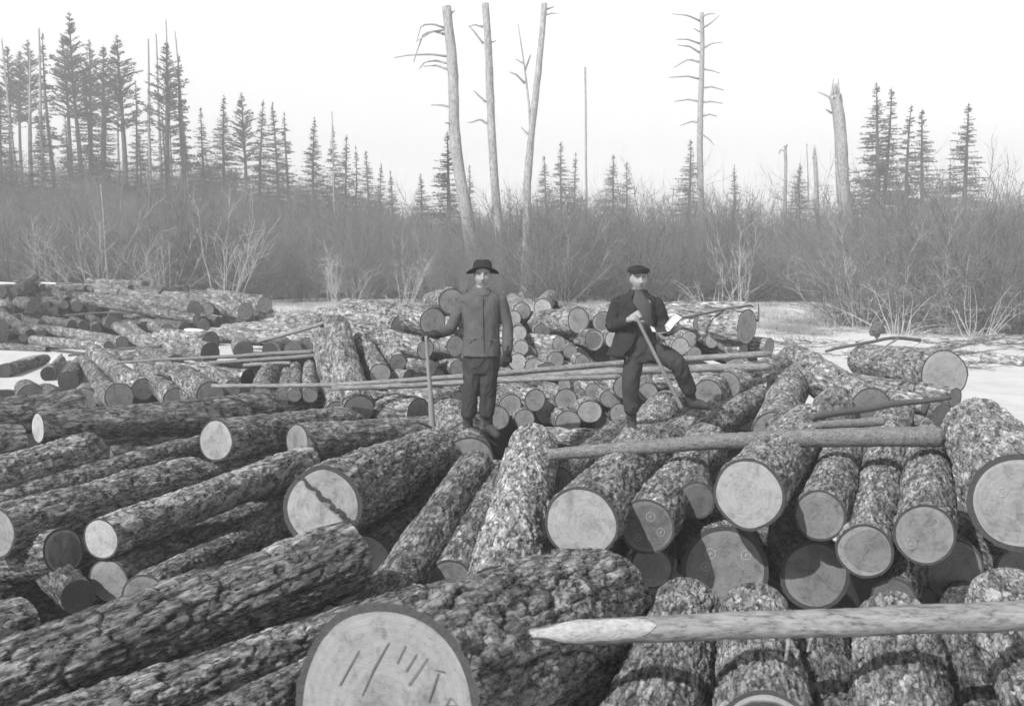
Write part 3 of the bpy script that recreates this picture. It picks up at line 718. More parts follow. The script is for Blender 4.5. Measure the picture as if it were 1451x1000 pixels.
wall(825, 513, 21, 15.9, .3, 'little log end with a light rim resting on the poles', -.6, 3.2, sap=.6)
wall(757, 520, 26, 15.8, .38, 'arched top of a log end showing over the poles', -.3, 3.2)
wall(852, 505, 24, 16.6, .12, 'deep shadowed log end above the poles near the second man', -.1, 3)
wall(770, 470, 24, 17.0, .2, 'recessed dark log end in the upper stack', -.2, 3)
# right of second man
wall(989, 458, 23, 15.6, .48, 'pale log end with light bark beside the open book', -1.3, 1.6, .05, bark=.45)
wall(1058, 463, 50, 15.3, .42, 'thick log end at the far right of the stack with a bright wedge', -1.9, 1.9, .0, bark=.26, cell=1.3, bt=.01)
wall(978, 481, 24, 15.5, .40, 'grey log end below the pale one by the open book', -.5, 3.2)
wall(965, 491, 26, 15.3, .44, 'log end above the raised thigh of the second man', -.3, 3.2)
wall(1008, 483, 21, 15.5, .44, 'pale small log end in the row under the thick one', -.7, 3)
wall(1024, 488, 19, 15.5, .32, 'oval small log end under the thick one', -.4, 3)
wall(1055, 495, 22, 15.4, .36, 'low log end at the foot of the thick one', -1.6, 1.8, bark=.3)
wall(1090, 491, 24, 15.6, .42, 'outermost low log end of the stack by the snow', -1.6, 1.6, bark=.3)
wall(985, 502, 22, 15.2, .3, 'log end half hidden by the pole beside the raised knee', -.3, 3, sap=.5)
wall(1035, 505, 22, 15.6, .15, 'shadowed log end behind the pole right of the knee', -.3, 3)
wall(942, 470, 24, 15.8, .3, 'log end behind the hand with the book', -.3, 3)
log(1075, 443, 26, 17.2, (905, 446, 17.8), .4, 'long grass-strewn log topping the stack behind the second man', bark=.36, group=G_WALL)
log(1060, 436, 18, 18.4, (900, 436, 19), .4, 'thin weathered log behind the grass-strewn one', bark=.36, group=G_WALL)
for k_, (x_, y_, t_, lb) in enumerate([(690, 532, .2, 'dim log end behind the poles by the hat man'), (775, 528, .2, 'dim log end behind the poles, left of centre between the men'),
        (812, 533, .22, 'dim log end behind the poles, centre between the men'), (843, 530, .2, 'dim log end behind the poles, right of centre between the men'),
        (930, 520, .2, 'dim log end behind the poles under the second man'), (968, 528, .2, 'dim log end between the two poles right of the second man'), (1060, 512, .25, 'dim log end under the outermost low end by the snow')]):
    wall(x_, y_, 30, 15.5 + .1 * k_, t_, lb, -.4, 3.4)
log(1090, 528, 34, 14.6, (930, 540, 15.4), .3, 'log lying level beneath the poles right of the second man', bark=.3, group=G_WALL)
log(1095, 545, 34, 13.9, (960, 552, 14.9), .3, 'lower log lying level beneath the poles right of the second man', bark=.3, group=G_WALL)
# left of hat man
wall(567, 463, 33, 16.6, .26, 'dark round log end left of the hat man, second tier', -1.6, 2.2, .0, cell=1.2)
wall(614, 456, 42, 16.2, .34, 'large log end just above the hand on the peavey', -1.7, 2.4, .05, cell=1.2)
wall(563, 514, 26, 15.4, .24, 'dark end of a short steep log above the poles', -.75, 2.4, .35, bark=.24)
wall(602, 495, 29, 15.4, .48, 'pale log end directly behind the peavey handle', -1.6, 2.0, .2, bark=.26)
wall(612, 521, 20, 15.2, .3, 'thin-rimmed log end low behind the peavey handle', -1.6, 1.6, .0, sap=.6)
wall(645, 491, 31, 15.8, .38, 'ringed log end at the hip of the hat man', -1.6, 2.0, .05, sap=.3)
wall(540, 530, 32, 14.9, .5, 'pale end of the steep log resting on the poles', -.8, 2.6, .45, bark=.24)
wall(523, 468, 19, 16.8, .3, 'small dark log end in the gap left of the large ones', -1.0, 2.5)
wall(648, 522, 24, 15.6, .24, 'shaded log end behind the thigh of the hat man', -.8, 2.5)
wall(640, 582, 34, 13.9, .42, 'log end at the shin of the hat man with bark running left', -1.5, 2.0, .1, bark=.27)
wall(578, 535, 22, 15.3, .3, 'flat bark-covered log just above the poles', -1.2, .8, bark=.24)
log(592, 585, 44, 13.0, (500, 567, 13.8), .3, 'dome-ended log lying left under the pair of poles', bark=0.192, group=G_LOW, taper=.9)
log(648, 570, 34, 14.4, (570, 556, 15.6), .3, 'log lying behind the dome-ended one under the poles', bark=0.216, group=G_LOW)
log(660, 556, 28, 15.2, (590, 548, 16), .3, 'flaky log just under the poles left of the hat man', bark=0.200, group=G_LOW)
log(640, 428, 38, 17.0, (612, 430, 19.5), .3, 'gnarled rough-barked log end against the brush by the hat man', bark=.2, amp=2.2, group=G_WALL)
log(618, 455, 26, 18.0, (520, 440, 19.0), .3, 'light barked log crossing behind the large end', bark=.32, group=G_WALL)
log(600, 445, 24, 19.0, (500, 447, 20), .3, 'weathered log at the back of the stack left of the hat man', bark=.33, group=G_WALL)
# steep logs and domes
log(478, 585, 34, 13.4, (452, 478, 16.6), .3, 'steep slender log leaning up left of the widest steep one', bark=0.216, group=G_LOW, taper=1.0)
log(508, 580, 44, 13.2, (478, 464, 16.4), .3, 'widest steep log with peeling bark left of the stack', bark=0.216, group=G_LOW, taper=1.05, cell=1.4)
log(372, 562, 34, 13.6, (381, 525, 15.2), .3, 'stubby ridged log end just over the long dark log', bark=0.192, amp=1.8, cell=1.2, group=G_LOW, taper=.85)
log(402, 560, 20, 13.6, (408, 527, 15.2), .3, 'lowest of three upright stubby logs over the long dark log', bark=0.176, group=G_LOW)
log(418, 560, 20, 13.5, (418, 520, 15.6), .3, 'middle of three upright stubby logs over the long dark log', bark=0.192, group=G_LOW, taper=.95)
log(441, 560, 22, 13.4, (437, 518, 15.6), .3, 'rightmost of three upright stubby logs over the long dark log', bark=0.208, group=G_LOW, taper=.85)
def low(x, y, d, dep, tone, label, dx=-.9, dy=3.2, dz=0, **k):
    k.setdefault('bark', .22); k.setdefault('group', G_LOW); k.setdefault('amp', .9)
    return log(x, y, d, dep * (1.22 if dep > 18 else 1), ('o', dx, dy, dz), tone, label, **k)
low(299, 500, 30, 18.2, .16, 'dark half-round log end leftmost over the thin poles', -2.2, 2.2, .05)
low(346, 497, 28, 18.4, .15, 'dark half-round log end beside a strip of pale split wood', -.9, 3)
low(383, 497, 28, 18.3, .10, 'hollow-looking rimmed log end over the thin poles', .3, 3, sap=1.5)
low(417, 496, 27, 18.2, .20, 'grey peaked log end second from the steep logs', .2, 3)
low(436, 492, 28, 18.4, .22, 'grey peaked log end next to the steep slender log', .4, 3)
low(341, 480, 12, 20, .1, 'tiny dark log end with snow on its shoulders', .2, 2)
low(352, 536, 26, 15.4, .14, 'dark oval log end left of the stubby ridged one', -1.7, 1.2, .0)
log(470, 470, 22, 24.2, (318, 468, 26.5), .3, 'light weathered log lying level behind the dark half-round ends', bark=0.272, group=G_MID, patch=.1)
log(450, 484, 24, 23.2, (300, 474, 24.2), .3, 'light log lying level just above the dark half-round ends', bark=0.264, group=G_MID)
log(300, 484, 30, 22.6, (225, 478, 23.8), .3, 'snow-patched shaggy log in the middle distance', bark=0.216, group=G_MID, snow=.35)
log(520, 450, 20, 27.0, (395, 452, 29), .3, 'long low log at the edge of the open snow', bark=0.264, group=G_MID)
log(470, 457, 20, 25.2, (330, 466, 27.4), .3, 'pale flattened log between snow and deck', bark=0.272, group=G_MID)
log(200, 552, 32, 17.0, (136, 500, 21.4), .3, 'long leaning log rising left towards the ice', bark=0.216, group=G_MID, taper=.95)
log(99, 540, 28, 19.6, (116, 512, 23.4), .13, 'dark ringed log end standing by the ice', bark=0.136, group=G_MID)
log(68, 530, 21, 21.3, (85, 512, 24.4), .05, 'short log end half covered with snow on the ice', bark=0.240, group=G_MID, snow=.9)
log(4, 526, 21, 21.8, (64, 510, 24.4), .10, 'snow-striped log lying on the ice at the left edge', bark=0.136, group=G_MID, snow=.5)
log(-40, 490, 11, 28, (68, 494, 27), .2, 'thin log frozen in the ice at the left edge', bark=0.136, group=G_MID)
log(150, 556, 26, 17.6, (124, 508, 21.6), .3, 'shaded log beneath the long leaning one', bark=0.160, group=G_MID)
log(168, 562, 40, 16.0, (140, 557, 18.5), .3, 'barrel-like log end between the leaning log and the long dark one', bark=0.176, group=G_MID)
log(46, 562, 36, 18.4, (34, 552, 20.6), .2, 'half round log end frozen at the edge of the ice', bark=0.136, group=G_MID)
log(82, 566, 30, 17.6, (64, 556, 19.6), .2, 'rough dark log back beside the half round one', bark=0.112, group=G_MID, amp=1.8)
log(118, 568, 36, 17.0, (124, 556, 19.0), .3, 'light-edged stub log behind the white disc log', bark=0.208, group=G_MID)
log(250, 566, 34, 15.6, (200, 515, 20), .3, 'log leaning beside the long leaning one, under the thin pole', bark=0.200, group=G_MID)
log(282, 566, 34, 15.0, (232, 520, 19), .3, 'second leaning log left of the stubby ridged one', bark=0.200, group=G_MID)
log(300, 560, 40, 13.8, (258, 532, 15.6), .3, 'dome-backed log behind the long dark log', bark=0.176, group=G_MID)
log(330, 552, 26, 14.2, (290, 522, 16.4), .3, 'short log under the left end of the peeled pole', bark=0.224, group=G_MID)
log(222, 512, 18, 21.0, (140, 500, 23.0), .1, 'log end peeping above the thin dark pole', bark=0.176, group=G_MID, sap=.6)
log(247, 516, 26, 19.8, (200, 500, 22.5), .12, 'dark dome log end above the thin dark pole', bark=0.160, group=G_MID)
log(173, 486, 19, 25.6, (82, 470, 29), .24, 'ringed log end of a long log near the ice', bark=0.216, group=G_MID)
log(154, 491, 16, 25.2, (46, 482, 27.6), .2, 'shadowed end of the lowest long log by the ice', bark=0.208, group=G_MID)
log(201, 484, 16, 25.2, (163, 462, 29), .22, 'round end of a log slanting down right near the pole tips', bark=0.224, group=G_MID)
log(214, 482, 12, 25.4, (174, 452, 30), .13, 'slim dark-ended log slanting beside its rounder neighbour', bark=0.216, group=G_MID)
log(236, 468, 19, 27, (190, 452, 30), .2, 'log end in shade beneath the long thin log', bark=0.192, group=G_MID)
# ---- far left pile
def far(x, y, d, dep, tone, label, dx=-.6, dy=2.8, dz=0, **k):
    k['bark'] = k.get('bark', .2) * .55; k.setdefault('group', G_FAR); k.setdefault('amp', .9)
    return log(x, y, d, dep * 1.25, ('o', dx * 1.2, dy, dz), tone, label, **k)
far(278, 452, 15, 22.4, .26, 'end of the long thin log pointing down right from the far pile', -3.0, 1.4, .45, bark=.28)
far(275, 438, 23, 23.6, .26, 'ringed end of a stout log above the long thin one', -2.0, 2.6, .1, bark=.28)
far(295, 438, 18, 23.8, .32, 'plain round log end between two stouter ones on the far pile', -.6, 2.8)
far(349, 442, 24, 23.4, .34, 'cracked stout log end near the right of the far pile', -2.0, 2.6, .15, bark=.32)
far(358, 438, 22, 23.9, .32, 'log end overlapped by the cracked stout one', -1.0, 2.8)
far(374, 432, 23, 23.8, .34, 'rightmost high ringed log end of the far pile', -1.9, 2.8, .15, bark=.34)
far(374, 425, 14, 25.0, .3, 'thin log laid along the top right of the far pile', -3.4, 1.0, .0, bark=.36)
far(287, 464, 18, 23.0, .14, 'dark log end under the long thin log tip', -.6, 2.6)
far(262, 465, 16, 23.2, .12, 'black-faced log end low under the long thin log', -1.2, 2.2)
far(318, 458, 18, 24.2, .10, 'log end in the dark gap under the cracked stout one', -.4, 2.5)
far(234, 414, 14, 27.0, .2, 'small log end on the skyline of the far pile, right part', -1.6, 2.4)
far(246, 414, 15, 27.3, .12, 'dark log end next to the skyline one of the far pile', -.3, 2.4)
far(262, 411, 9, 28.0, .2, 'slender stub at the right end of the far skyline', -.8, 2)
far(206, 404, 12, 28.4, .24, 'top log of the far skyline with a rounded end', -2.2, 1.8, .05, bark=.3)
far(172, 418, 15, 27.0, .17, 'brown log end facing out under the skyline', -1.0, 2.8)
far(154, 421, 12, 26.6, .15, 'end of a short log lying left in the far pile', -1.8, 1.6)
far(123, 409, 10, 28.0, .13, 'thin snow-topped log end on the far skyline', -1.8, 1.2, .03, snow=.7)
far(100, 418, 16, 27.4, .17, 'bark-rimmed log end under the snow-topped thin one', -.9, 2.8)
far(78, 414, 12, 27.6, .16, 'log end of a log slanting down left under the skyline', .9, -1.6, -.2)
far(48, 433, 19, 25.4, .15, 'large oval log end in the upper left of the far pile', -1.6, 2.6)
far(26, 411, 14, 27.2, .2, 'thick log slanting up to the highest point of the far pile', -.5, 2.6, .35, bark=.26)
far(17, 415, 15, 26.8, .16, 'snow-dusted log end below the highest point', -.4, 2.8)
far(2, 413, 16, 26.6, .12, 'dark log end cut by the left edge, top of the far pile', -.4, 2.8)
far(16, 440, 11, 25.6, .22, 'small pale-sided log end at the far left', -1.4, 1.6)
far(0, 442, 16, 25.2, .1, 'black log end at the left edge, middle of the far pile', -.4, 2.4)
far(66, 432, 9, 26.4, .12, 'tiny log end in the dark centre of the far pile', -.3, 2.4)
far(76, 428, 12, 26.8, .19, 'log end with a dot of snow in the far pile', -.4, 2.4)
far(90, 432, 12, 26.0, .15, 'light-rimmed tiny round log end in the far pile', -.5, 2.4, sap=.8)
far(109, 434, 15, 25.8, .13, 'log end with a splintered streak in the far pile', -.4, 2.4)
far(147, 432, 10, 25.8, .2, 'paired small log end, left one', -2.0, 1.4)
far(154, 429, 11, 26.2, .14, 'paired small log end, right one', -2.2, 1.4)
far(130, 436, 13, 25.8, .1, 'shadowed log end beneath the paired small ones', -.6, 2.4)
far(76, 440, 12, 25.8, .15, 'log end above the thick sloping mass of the far pile', -.3, 2.4)
far(136, 455, 12, 24.4, .16, 'small light-rimmed log end over the long logs', -.9, 2.2, sap=.5)
far(103, 460, 14, 24.0, .11, 'left one of two shaded ends above the long logs', -1.4, 2.0)
far(118, 461, 14, 24.0, .09, 'right one of two shaded ends above the long logs', -1.0, 2.2)
far(137, 466, 15, 23.8, .1, 'dark end right of the two shaded ones', -.8, 2.2)
far(161, 456, 24, 23.2, .13, 'broad dark log end in the middle of the far pile', -.8, 2.8, bark=.3)
far(43, 474, 15, 23.0, .09, 'log end sloping down to the ice from the far pile', -1.6, 2.2, .5)
far(24, 468, 13, 23.4, .1, 'log end under the sloping one near the ice', -.4, 2.4)
far(33, 479, 12, 22.8, .12, 'lowest log end of the far pile by the snow', -.3, 2.4)
far(4, 478, 16, 22.8, .09, 'lowest log end at the left edge by the ice', -.5, 2.4)
far(5, 460, 16, 24.0, .13, 'log end at the left edge halfway down the far pile', -.6, 2.4)
far(58, 474, 12, 23.0, .14, 'brownish log end near the ice in the far pile', -.8, 2.4)
far(60, 460, 13, 24.0, .13, 'log end of a knobbly log in mid far pile', -1.2, 2.0)
far(95, 470, 15, 23.6, .2, 'long log lying level at the base of the far pile', -3.0, 1.5, .1, bark=.27)
far(215, 430, 17, 25.4, .16, 'scaly log behind the tip of the long thin one', -2.2, 1.6, .1, bark=.3)
far(228, 420, 15, 26.2, .2, 'light log under the right skyline of the far pile', -2.2, 1.8, .05, bark=.32)
far(185, 410, 13, 27.6, .2, 'light stretch of log under the far skyline top log', -2.4, 1.2, .05, bark=.32)
far(60, 408, 12, 28.6, .2, 'log along the far skyline left of the snow-topped one', -2.6, 1.2, .0, bark=.24, snow=.5)
far(205, 466, 20, 22.4, .1, 'log under the middle of the long thin one', -1.6, 2.4, bark=.2)
far(320, 425, 18, 25.4, .3, 'light-barked log along the top middle of the far right pile', -2.6, 1.6, .05, bark=.36)
far(300, 430, 20, 25.0, .3, 'scaly light log behind the plain round end', -2.4, 1.6, .05, bark=.32)

g_ = np.random.default_rng(77)
for k_ in range(62):
    x_ = g_.uniform(-15, 372); y_ = g_.uniform(409, 470)
    if x_ > 200: y_ = g_.uniform(422, 462)
    dd_ = 37.5 - (y_ - 405) / 75 * 6.5 + .6
    along = g_.uniform() < .6
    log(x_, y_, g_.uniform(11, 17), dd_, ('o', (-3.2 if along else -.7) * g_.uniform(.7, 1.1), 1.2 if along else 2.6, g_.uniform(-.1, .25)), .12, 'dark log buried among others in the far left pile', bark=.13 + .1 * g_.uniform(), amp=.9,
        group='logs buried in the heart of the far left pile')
# ------------------------------------------------------------------ poles
def tube_np(P, Rr, nseg=10, seed=0, rough=.06, cap=True):
    P = np.asarray(P, float); n = len(P)
    T = np.gradient(P, axis=0); T /= np.linalg.norm(T, axis=1)[:, None]
    ref = np.array([0, 0, 1.]) if abs(T[n // 2, 2]) < .9 else np.array([1., 0, 0])
    U = np.cross(T, ref); U /= np.linalg.norm(U, axis=1)[:, None]; Wv = np.cross(U, T)
    th = np.arange(nseg) / nseg * 2 * PI
    rr = np.asarray(Rr, float)[:, None] * (1 + rough * vnoise(np.stack([np.arange(n)[:, None] * .6 + 0 * th[None], np.cos(th)[None] * 1.3 + np.zeros((n, 1)), np.sin(th)[None] * 1.3 + np.full((n, 1), seed * 3.1)], -1), seed))
    V = P[:, None, :] + U[:, None, :] * (rr * np.cos(th))[..., None] + Wv[:, None, :] * (rr * np.sin(th))[..., None]
    V = V.reshape(-1, 3)
    I = np.arange(n * nseg).reshape(n, nseg); J = np.roll(I, -1, axis=1)
    q = np.stack([I[:-1], J[:-1], J[1:], I[1:]], -1).reshape(-1, 4)
    fs = [q]
    if cap:
        V = np.concatenate([V, P[:1], P[-1:]]); a = len(V) - 2
        fs.append(np.stack([np.full(nseg, a), J[0], I[0]], -1)); fs.append(np.stack([np.full(nseg, a + 1), I[-1], J[-1]], -1))
    return V, fs
def merge(parts):
    Vs, F3, F4, o = [], [], [], 0
    for V, fs in parts:
        Vs.append(V)
        for f in fs:
            (F3 if f.shape[1] == 3 else F4).append(f + o)
        o += len(V)
    out = []
    if F4: out.append(np.concatenate(F4))
    if F3: out.append(np.concatenate(F3))
    return np.concatenate(Vs), out
def polyline(pts, n):
    P = np.array([list(p) for p in pts], float)
    d = np.concatenate([[0], np.cumsum(np.linalg.norm(np.diff(P, axis=0), axis=1))]); t = np.linspace(0, d[-1], n)
    return np.stack([np.interp(t, d, P[:, k]) for k in range(3)], -1)
def pole(pts, d0, d1, mat, label, group='long thin poles laid across the logs', n=60, nseg=14, taper_tip=0, rough=.09, name='pole', cat='pole', wob=.012, stubs=()):
    """pts: (x, y, depth or height); d0, d1 pixel thickness at the two ends"""
    Q = [at(*p) for p in pts]
    P = polyline(Q, n)
    r0, r1 = pxm(Q[0], d0) / 2, pxm(Q[-1], d1) / 2
    t = np.linspace(0, 1, n); r = r0 + (r1 - r0) * t
    if taper_tip: r = r * np.clip(.35 + t / taper_tip, 0, 1)
    sd_ = len(label) + int(pts[0][0])
    w = np.stack([0 * t, wob * fbm(np.stack([t * 5, t * 0 + sd_, t * 0], -1), sd_, 2), wob * fbm(np.stack([t * 5, t * 0 + sd_ + 9, t * 0], -1), sd_, 2)], -1)
    P = P + w
    o = P[0].copy()
    V, fs = tube_np(P - o, r, nseg, sd_, rough)
    root = link(name, mesh_np(name, V, fs, [mat]), loc=o)
    tag(root, label, cat, group)
    for (tt, ang, ln, rr, kind) in stubs:
        i = int(tt * (n - 1)); b = P[i] - o
        dirv = np.array([math.cos(ang) * .5, -.6, math.sin(ang)]); dirv /= np.linalg.norm(dirv)
        pts_ = [b, b + dirv * ln * .5 + np.array([.01, 0, 0]), b + dirv * ln]
        V, fs = tube_np(pts_, [rr, rr * .9, rr * .6], 8, i, .2)
        s = link('branch_stub', mesh_np('branch_stub', V, fs, [M_WHITEWOOD if kind else mat]), root)
    return root
p = pole([(746, 898, 4.12), (900, 889, 4.18), (1451, 872, 4.4), (1640, 865, 4.45)], 35, 45, M_PEEL, 'thick pole crossing the bottom right with an axe-hewn tip', taper_tip=.12, n=160, nseg=26, rough=.05,
     stubs=[(.40, -1.9, .15, .011, 0), (.44, -2.1, .12, .009, 0)])
# hewn facet at its tip: a scalloped shell of bare wood on the upper front side
Qh = [at(748 + 180 * k / 24., 898 - 10 * k / 24., 4.12 + .065 * k / 24) - p.location for k in range(25)]
ths = np.linspace(-.35, 1.0, 9) * PI * .62 - .35
Vh = []
for k, q_ in enumerate(Qh):
    tt_ = k / 24.; rr_ = pxm(Qh[0] + p.location, 37) / 2 * min(1, .35 + tt_ * 195 / 890 / .12 + .02) * 1.05
    wd_ = math.sin(min(1, tt_ * 1.02) * PI) ** .45 * (.8 + .35 * mnoise.noise((k * .4, 1.3, 0)))
    for a_ in ths:
        a2_ = .5 + (a_ - .5) * wd_
        Vh.append((q_[0], q_[1] - rr_ * math.cos(a2_), q_[2] + rr_ * math.sin(a2_) * .97))
Ih = np.arange(25 * 9).reshape(25, 9)
qh = np.stack([Ih[:-1, :-1], Ih[1:, :-1], Ih[1:, 1:], Ih[:-1, 1:]], -1).reshape(-1, 4)
link('hewn_tip', mesh_np('hewn_tip', np.array(Vh), [qh], [M_WHITEWOOD]), p)
pole([(776, 643, 8.75), (1000, 628, 8.8), (1145, 619, 8.85), (1330, 618, 8.9)], 17, 30, M_POLEBARK, 'bark-covered pole crossing in front of the man with the book', n=130, nseg=20, rough=.06, stubs=[(.08, -1.6, .06, .01, 0), (.6, 1.6, .08, .02, 0)])
pole([(1128, 604, 9.7), (1250, 597, 9.9)], 10, 14, M_POLEBARK, 'short pole end behind the bark-covered crossing pole')
pole([(1148, 591, 10.0), (1250, 576, 10.6), (1345, 563, 11.2)], 11, 7, M_POLEDARK, 'slim dark pole slanting up right to the round pale log end')
pole([(300, 548, 13.0), (480, 545, 13.05), (660, 533, 13.2), (885, 514, 13.8), (1092, 502, 14.2)], 6, 9.5, M_PEEL, 'uppermost long peeled pole passing behind both men')
pole([(470, 550, 12.9), (600, 545, 13.0), (885, 526, 13.4), (1091, 519, 13.7)], 7, 12.5, M_PEEL, 'middle long peeled pole passing behind both men')
pole([(548, 547, 12.9), (700, 541, 13.0), (876, 533, 13.2)], 6, 7.5, M_PEEL, 'lowest peeled pole ending behind the man with the book')
pole([(540, 548, 12.95), (600, 541, 13.3), (690, 534, 13.6), (884, 522, 13.9)], 5, 7, M_PEEL, 'slim peeled pole squeezed between two longer ones')
pole([(366, 484, 19.6), (460, 458, 18.4), (560, 428, 18.4)], 5, 6, M_PEEL, 'thin pole slanting up right against the open snow')
pole([(170, 513, 18.6), (300, 506, 18.2), (444, 498, 17.6)], 4, 6.5, M_POLEBARK, 'upper of the thin poles left of the steep logs')
pole([(268, 517, 17.2), (360, 510, 17.0), (448, 504, 16.8)], 6, 6, M_POLEBARK, 'lower of the thin poles left of the steep logs')
pole([(345, 517, 15.1), (412, 514, 15.1)], 6, 5, M_PEEL, 'short pale pole behind the stubby logs')
pole([(98, 503, 23.4), (160, 496, 22.8), (228, 490, 22.0)], 3.5, 5, M_POLEDARK, 'thin dark pole behind the long leaning log')
pole([(92, 447, 28.8), (150, 443, 29), (240, 441, 28.2)], 3, 3, M_POLEDARK, 'crooked dark pole in the shade of the far pile', n=30)
pole([(1170, 498, 12.8), (1225, 486, 12.9), (1262, 479, 13.0), (1304, 481, 13.1)], 4, 5, M_POLEDARK, 'crooked stick lying over the light log toward the snow', name='stick', cat='stick', n=30, nseg=8)
pole([(1212, 514, 12.0), (1245, 498, 12.4), (1272, 480, 12.8)], 2, 3, M_PEEL, 'forked twig under the crooked stick', name='stick', cat='stick', n=20, nseg=8)
pole([(1064, 432, 15.6), (1020, 440, 15.4), (966, 451, 15.2)], 3, 4, M_POLEDARK, 'thin stick on the stack above the open book', name='stick', cat='stick', n=20, nseg=8)
pole([(280, 650, 10.6), (300, 660, 10.4), (304, 672, 10.2)], 5, 6, M_POLEDARK, 'bent stick under the broad flat-sawn log end', name='stick', cat='stick', n=14, nseg=8)
# ------------------------------------------------------------------ willow brush
def strands(P, Rr, ns=3):
    """P (S,N,3), Rr (S,N) -> verts, quads of thin prisms"""
    S, N, _ = P.shape
    T = np.gradient(P, axis=1); T /= np.linalg.norm(T, axis=2, keepdims=True) + 1e-9
    ref = np.where(np.abs(T[..., 2:3]) < .8, np.array([0, 0, 1.]), np.array([1., 0, 0]))
    U = np.cross(T, ref); U /= np.linalg.norm(U, axis=2, keepdims=True) + 1e-9; W_ = np.cross(U, T)
    th = np.arange(ns) / ns * 2 * PI
    V = P[:, :, None] + Rr[:, :, None, None] * (U[:, :, None] * np.cos(th)[None, None, :, None] + W_[:, :, None] * np.sin(th)[None, None, :, None])
    I = np.arange(S * N * ns).reshape(S, N, ns); J = np.roll(I, -1, axis=2)
    q = np.stack([I[:, :-1], J[:, :-1], J[:, 1:], I[:, 1:]], -1).reshape(-1, 4)
    return V.reshape(-1, 3), [q]
def unit(v): return v / (np.linalg.norm(v, axis=-1, keepdims=True) + 1e-9)
def grow(g, base, dirv, length, n, r0, r1, curl, up):
    S = len(base); P = np.zeros((S, n, 3)); P[:, 0] = base; d = unit(dirv); step = (length / (n - 1))[:, None]
    for i in range(1, n):
        P[:, i] = P[:, i - 1] + d * step
        d = unit(d + g.normal(0, curl, (S, 3)) + np.array([0, 0, 1.]) * up)
    Rr = r0[:, None] + (r1 - r0)[:, None] * np.linspace(0, 1, n)[None]
    return P, Rr
def bush_mesh(name, seed, height=4.5, width=1.0, stems=34, twigs=9, fine=4, mats=None, droop=0.0, lean=.9, thick=.02):
    g = np.random.default_rng(seed)
    az = g.uniform(0, 2 * PI, stems); ln = np.abs(g.normal(0, .45, stems)) * lean * width
    base = np.stack([np.cos(az) * g.uniform(0, .5, stems) * width, np.sin(az) * g.uniform(0, .5, stems) * width, np.full(stems, -.1)], -1)
    dv = np.stack([np.cos(az) * ln, np.sin(az) * ln, np.ones(stems)], -1)
    L = height * g.uniform(.6, 1.08, stems)
    P, Rr = grow(g, base, dv, L, 9, np.full(stems, thick) * g.uniform(.6, 1.3, stems), np.full(stems, .004), .09, .015 - droop)
    parts = [strands(P, Rr, 4)]
    si = np.repeat(np.arange(stems), twigs); tt = g.uniform(1.6, 7.9, len(si)); i0 = tt.astype(int); f = (tt - i0)[:, None]
    b = P[si, i0] * (1 - f) + P[si, np.minimum(i0 + 1, 8)] * f; tang = unit(P[si, np.minimum(i0 + 1, 8)] - P[si, i0])
    d2 = tang + g.normal(0, .55, (len(si), 3)) + np.array([0, 0, .1 - droop * 3])
    L2 = g.uniform(.4, 1.3, len(si)) * height / 4.5
    P2, R2 = grow(g, b, d2, L2, 5, np.full(len(si), .0075), np.full(len(si), .0035), .16, .05 - droop)
    parts.append(strands(P2, R2, 3))
    s2 = np.repeat(np.arange(len(si)), fine); t2 = g.uniform(.6, 3.9, len(s2)); i2 = t2.astype(int); f2 = (t2 - i2)[:, None]
    b3 = P2[s2, i2] * (1 - f2) + P2[s2, np.minimum(i2 + 1, 4)] * f2
    d3 = unit(P2[s2, np.minimum(i2 + 1, 4)] - P2[s2, i2]) + g.normal(0, .6, (len(s2), 3)) + np.array([0, 0, .15 - droop * 2])
    P3, R3 = grow(g, b3, d3, g.uniform(.2, .75, len(s2)) * height / 4.5, 3, np.full(len(s2), .0045), np.full(len(s2), .003), .15, .05)
    parts.append(strands(P3, R3, 3))
    nq = [sum(len(f) for f in p_[1]) for p_ in parts]
    V, fs = merge(parts)
    return mesh_np(name, V, fs, [mats or M_TWIG] + ([] if mats else [M_SHOOT]), np.repeat([0, 0, 0 if mats else 1], nq), smooth=False)
BUSH = [bush_mesh('willow_bush', 101 + k, 4.3 + .5 * (k % 3), 1.5, 40, 10, 5, lean=1.25, thick=.016) for k in range(4)]
BIG = bush_mesh('willow_bush', 131, 5.0, 2.6, 70, 11, 5, lean=1.0, thick=.02)
UPR = [bush_mesh('pale_bush', 301 + k, 4.2, .8 + .3 * k, 9 + 3 * k, 8, 3, M_TWIGPALE, thick=.012, lean=.6 + .3 * k) for k in range(3)]
PALE = [bush_mesh('pale_bush', 201, 4.4, .9, 14, 8, 3, M_TWIGPALE, thick=.015), bush_mesh('pale_bush', 205, 2.6, 1.1, 14, 6, 2, M_TWIGPALE, droop=.13, lean=1.2, thick=.02),
        bush_mesh('pale_bush', 207, 1.3, .9, 16, 5, 2, M_TWIGPALE, droop=.1, lean=1.6, thick=.014)]
BUSHOBJ = []
def bush(me, px, py, dep, s, label, group='leafless bushes fringing the far side of the snow', name='willow_bush', rz=None, cat='bush', sx=1.0):
    p = at(px, py, dep)
    z = float(ground_z(np.array([p.x]), np.array([p.y]))[0])
    o = link(name, me, loc=(p.x, p.y, z - .03)); o.rotation_euler = (0, 0, rz if rz is not None else random.uniform(0, 6.3))
    o.scale = (s * sx, s * sx, s); tag(o, label, cat, group); return o
B0 = 'leafless willow bush '
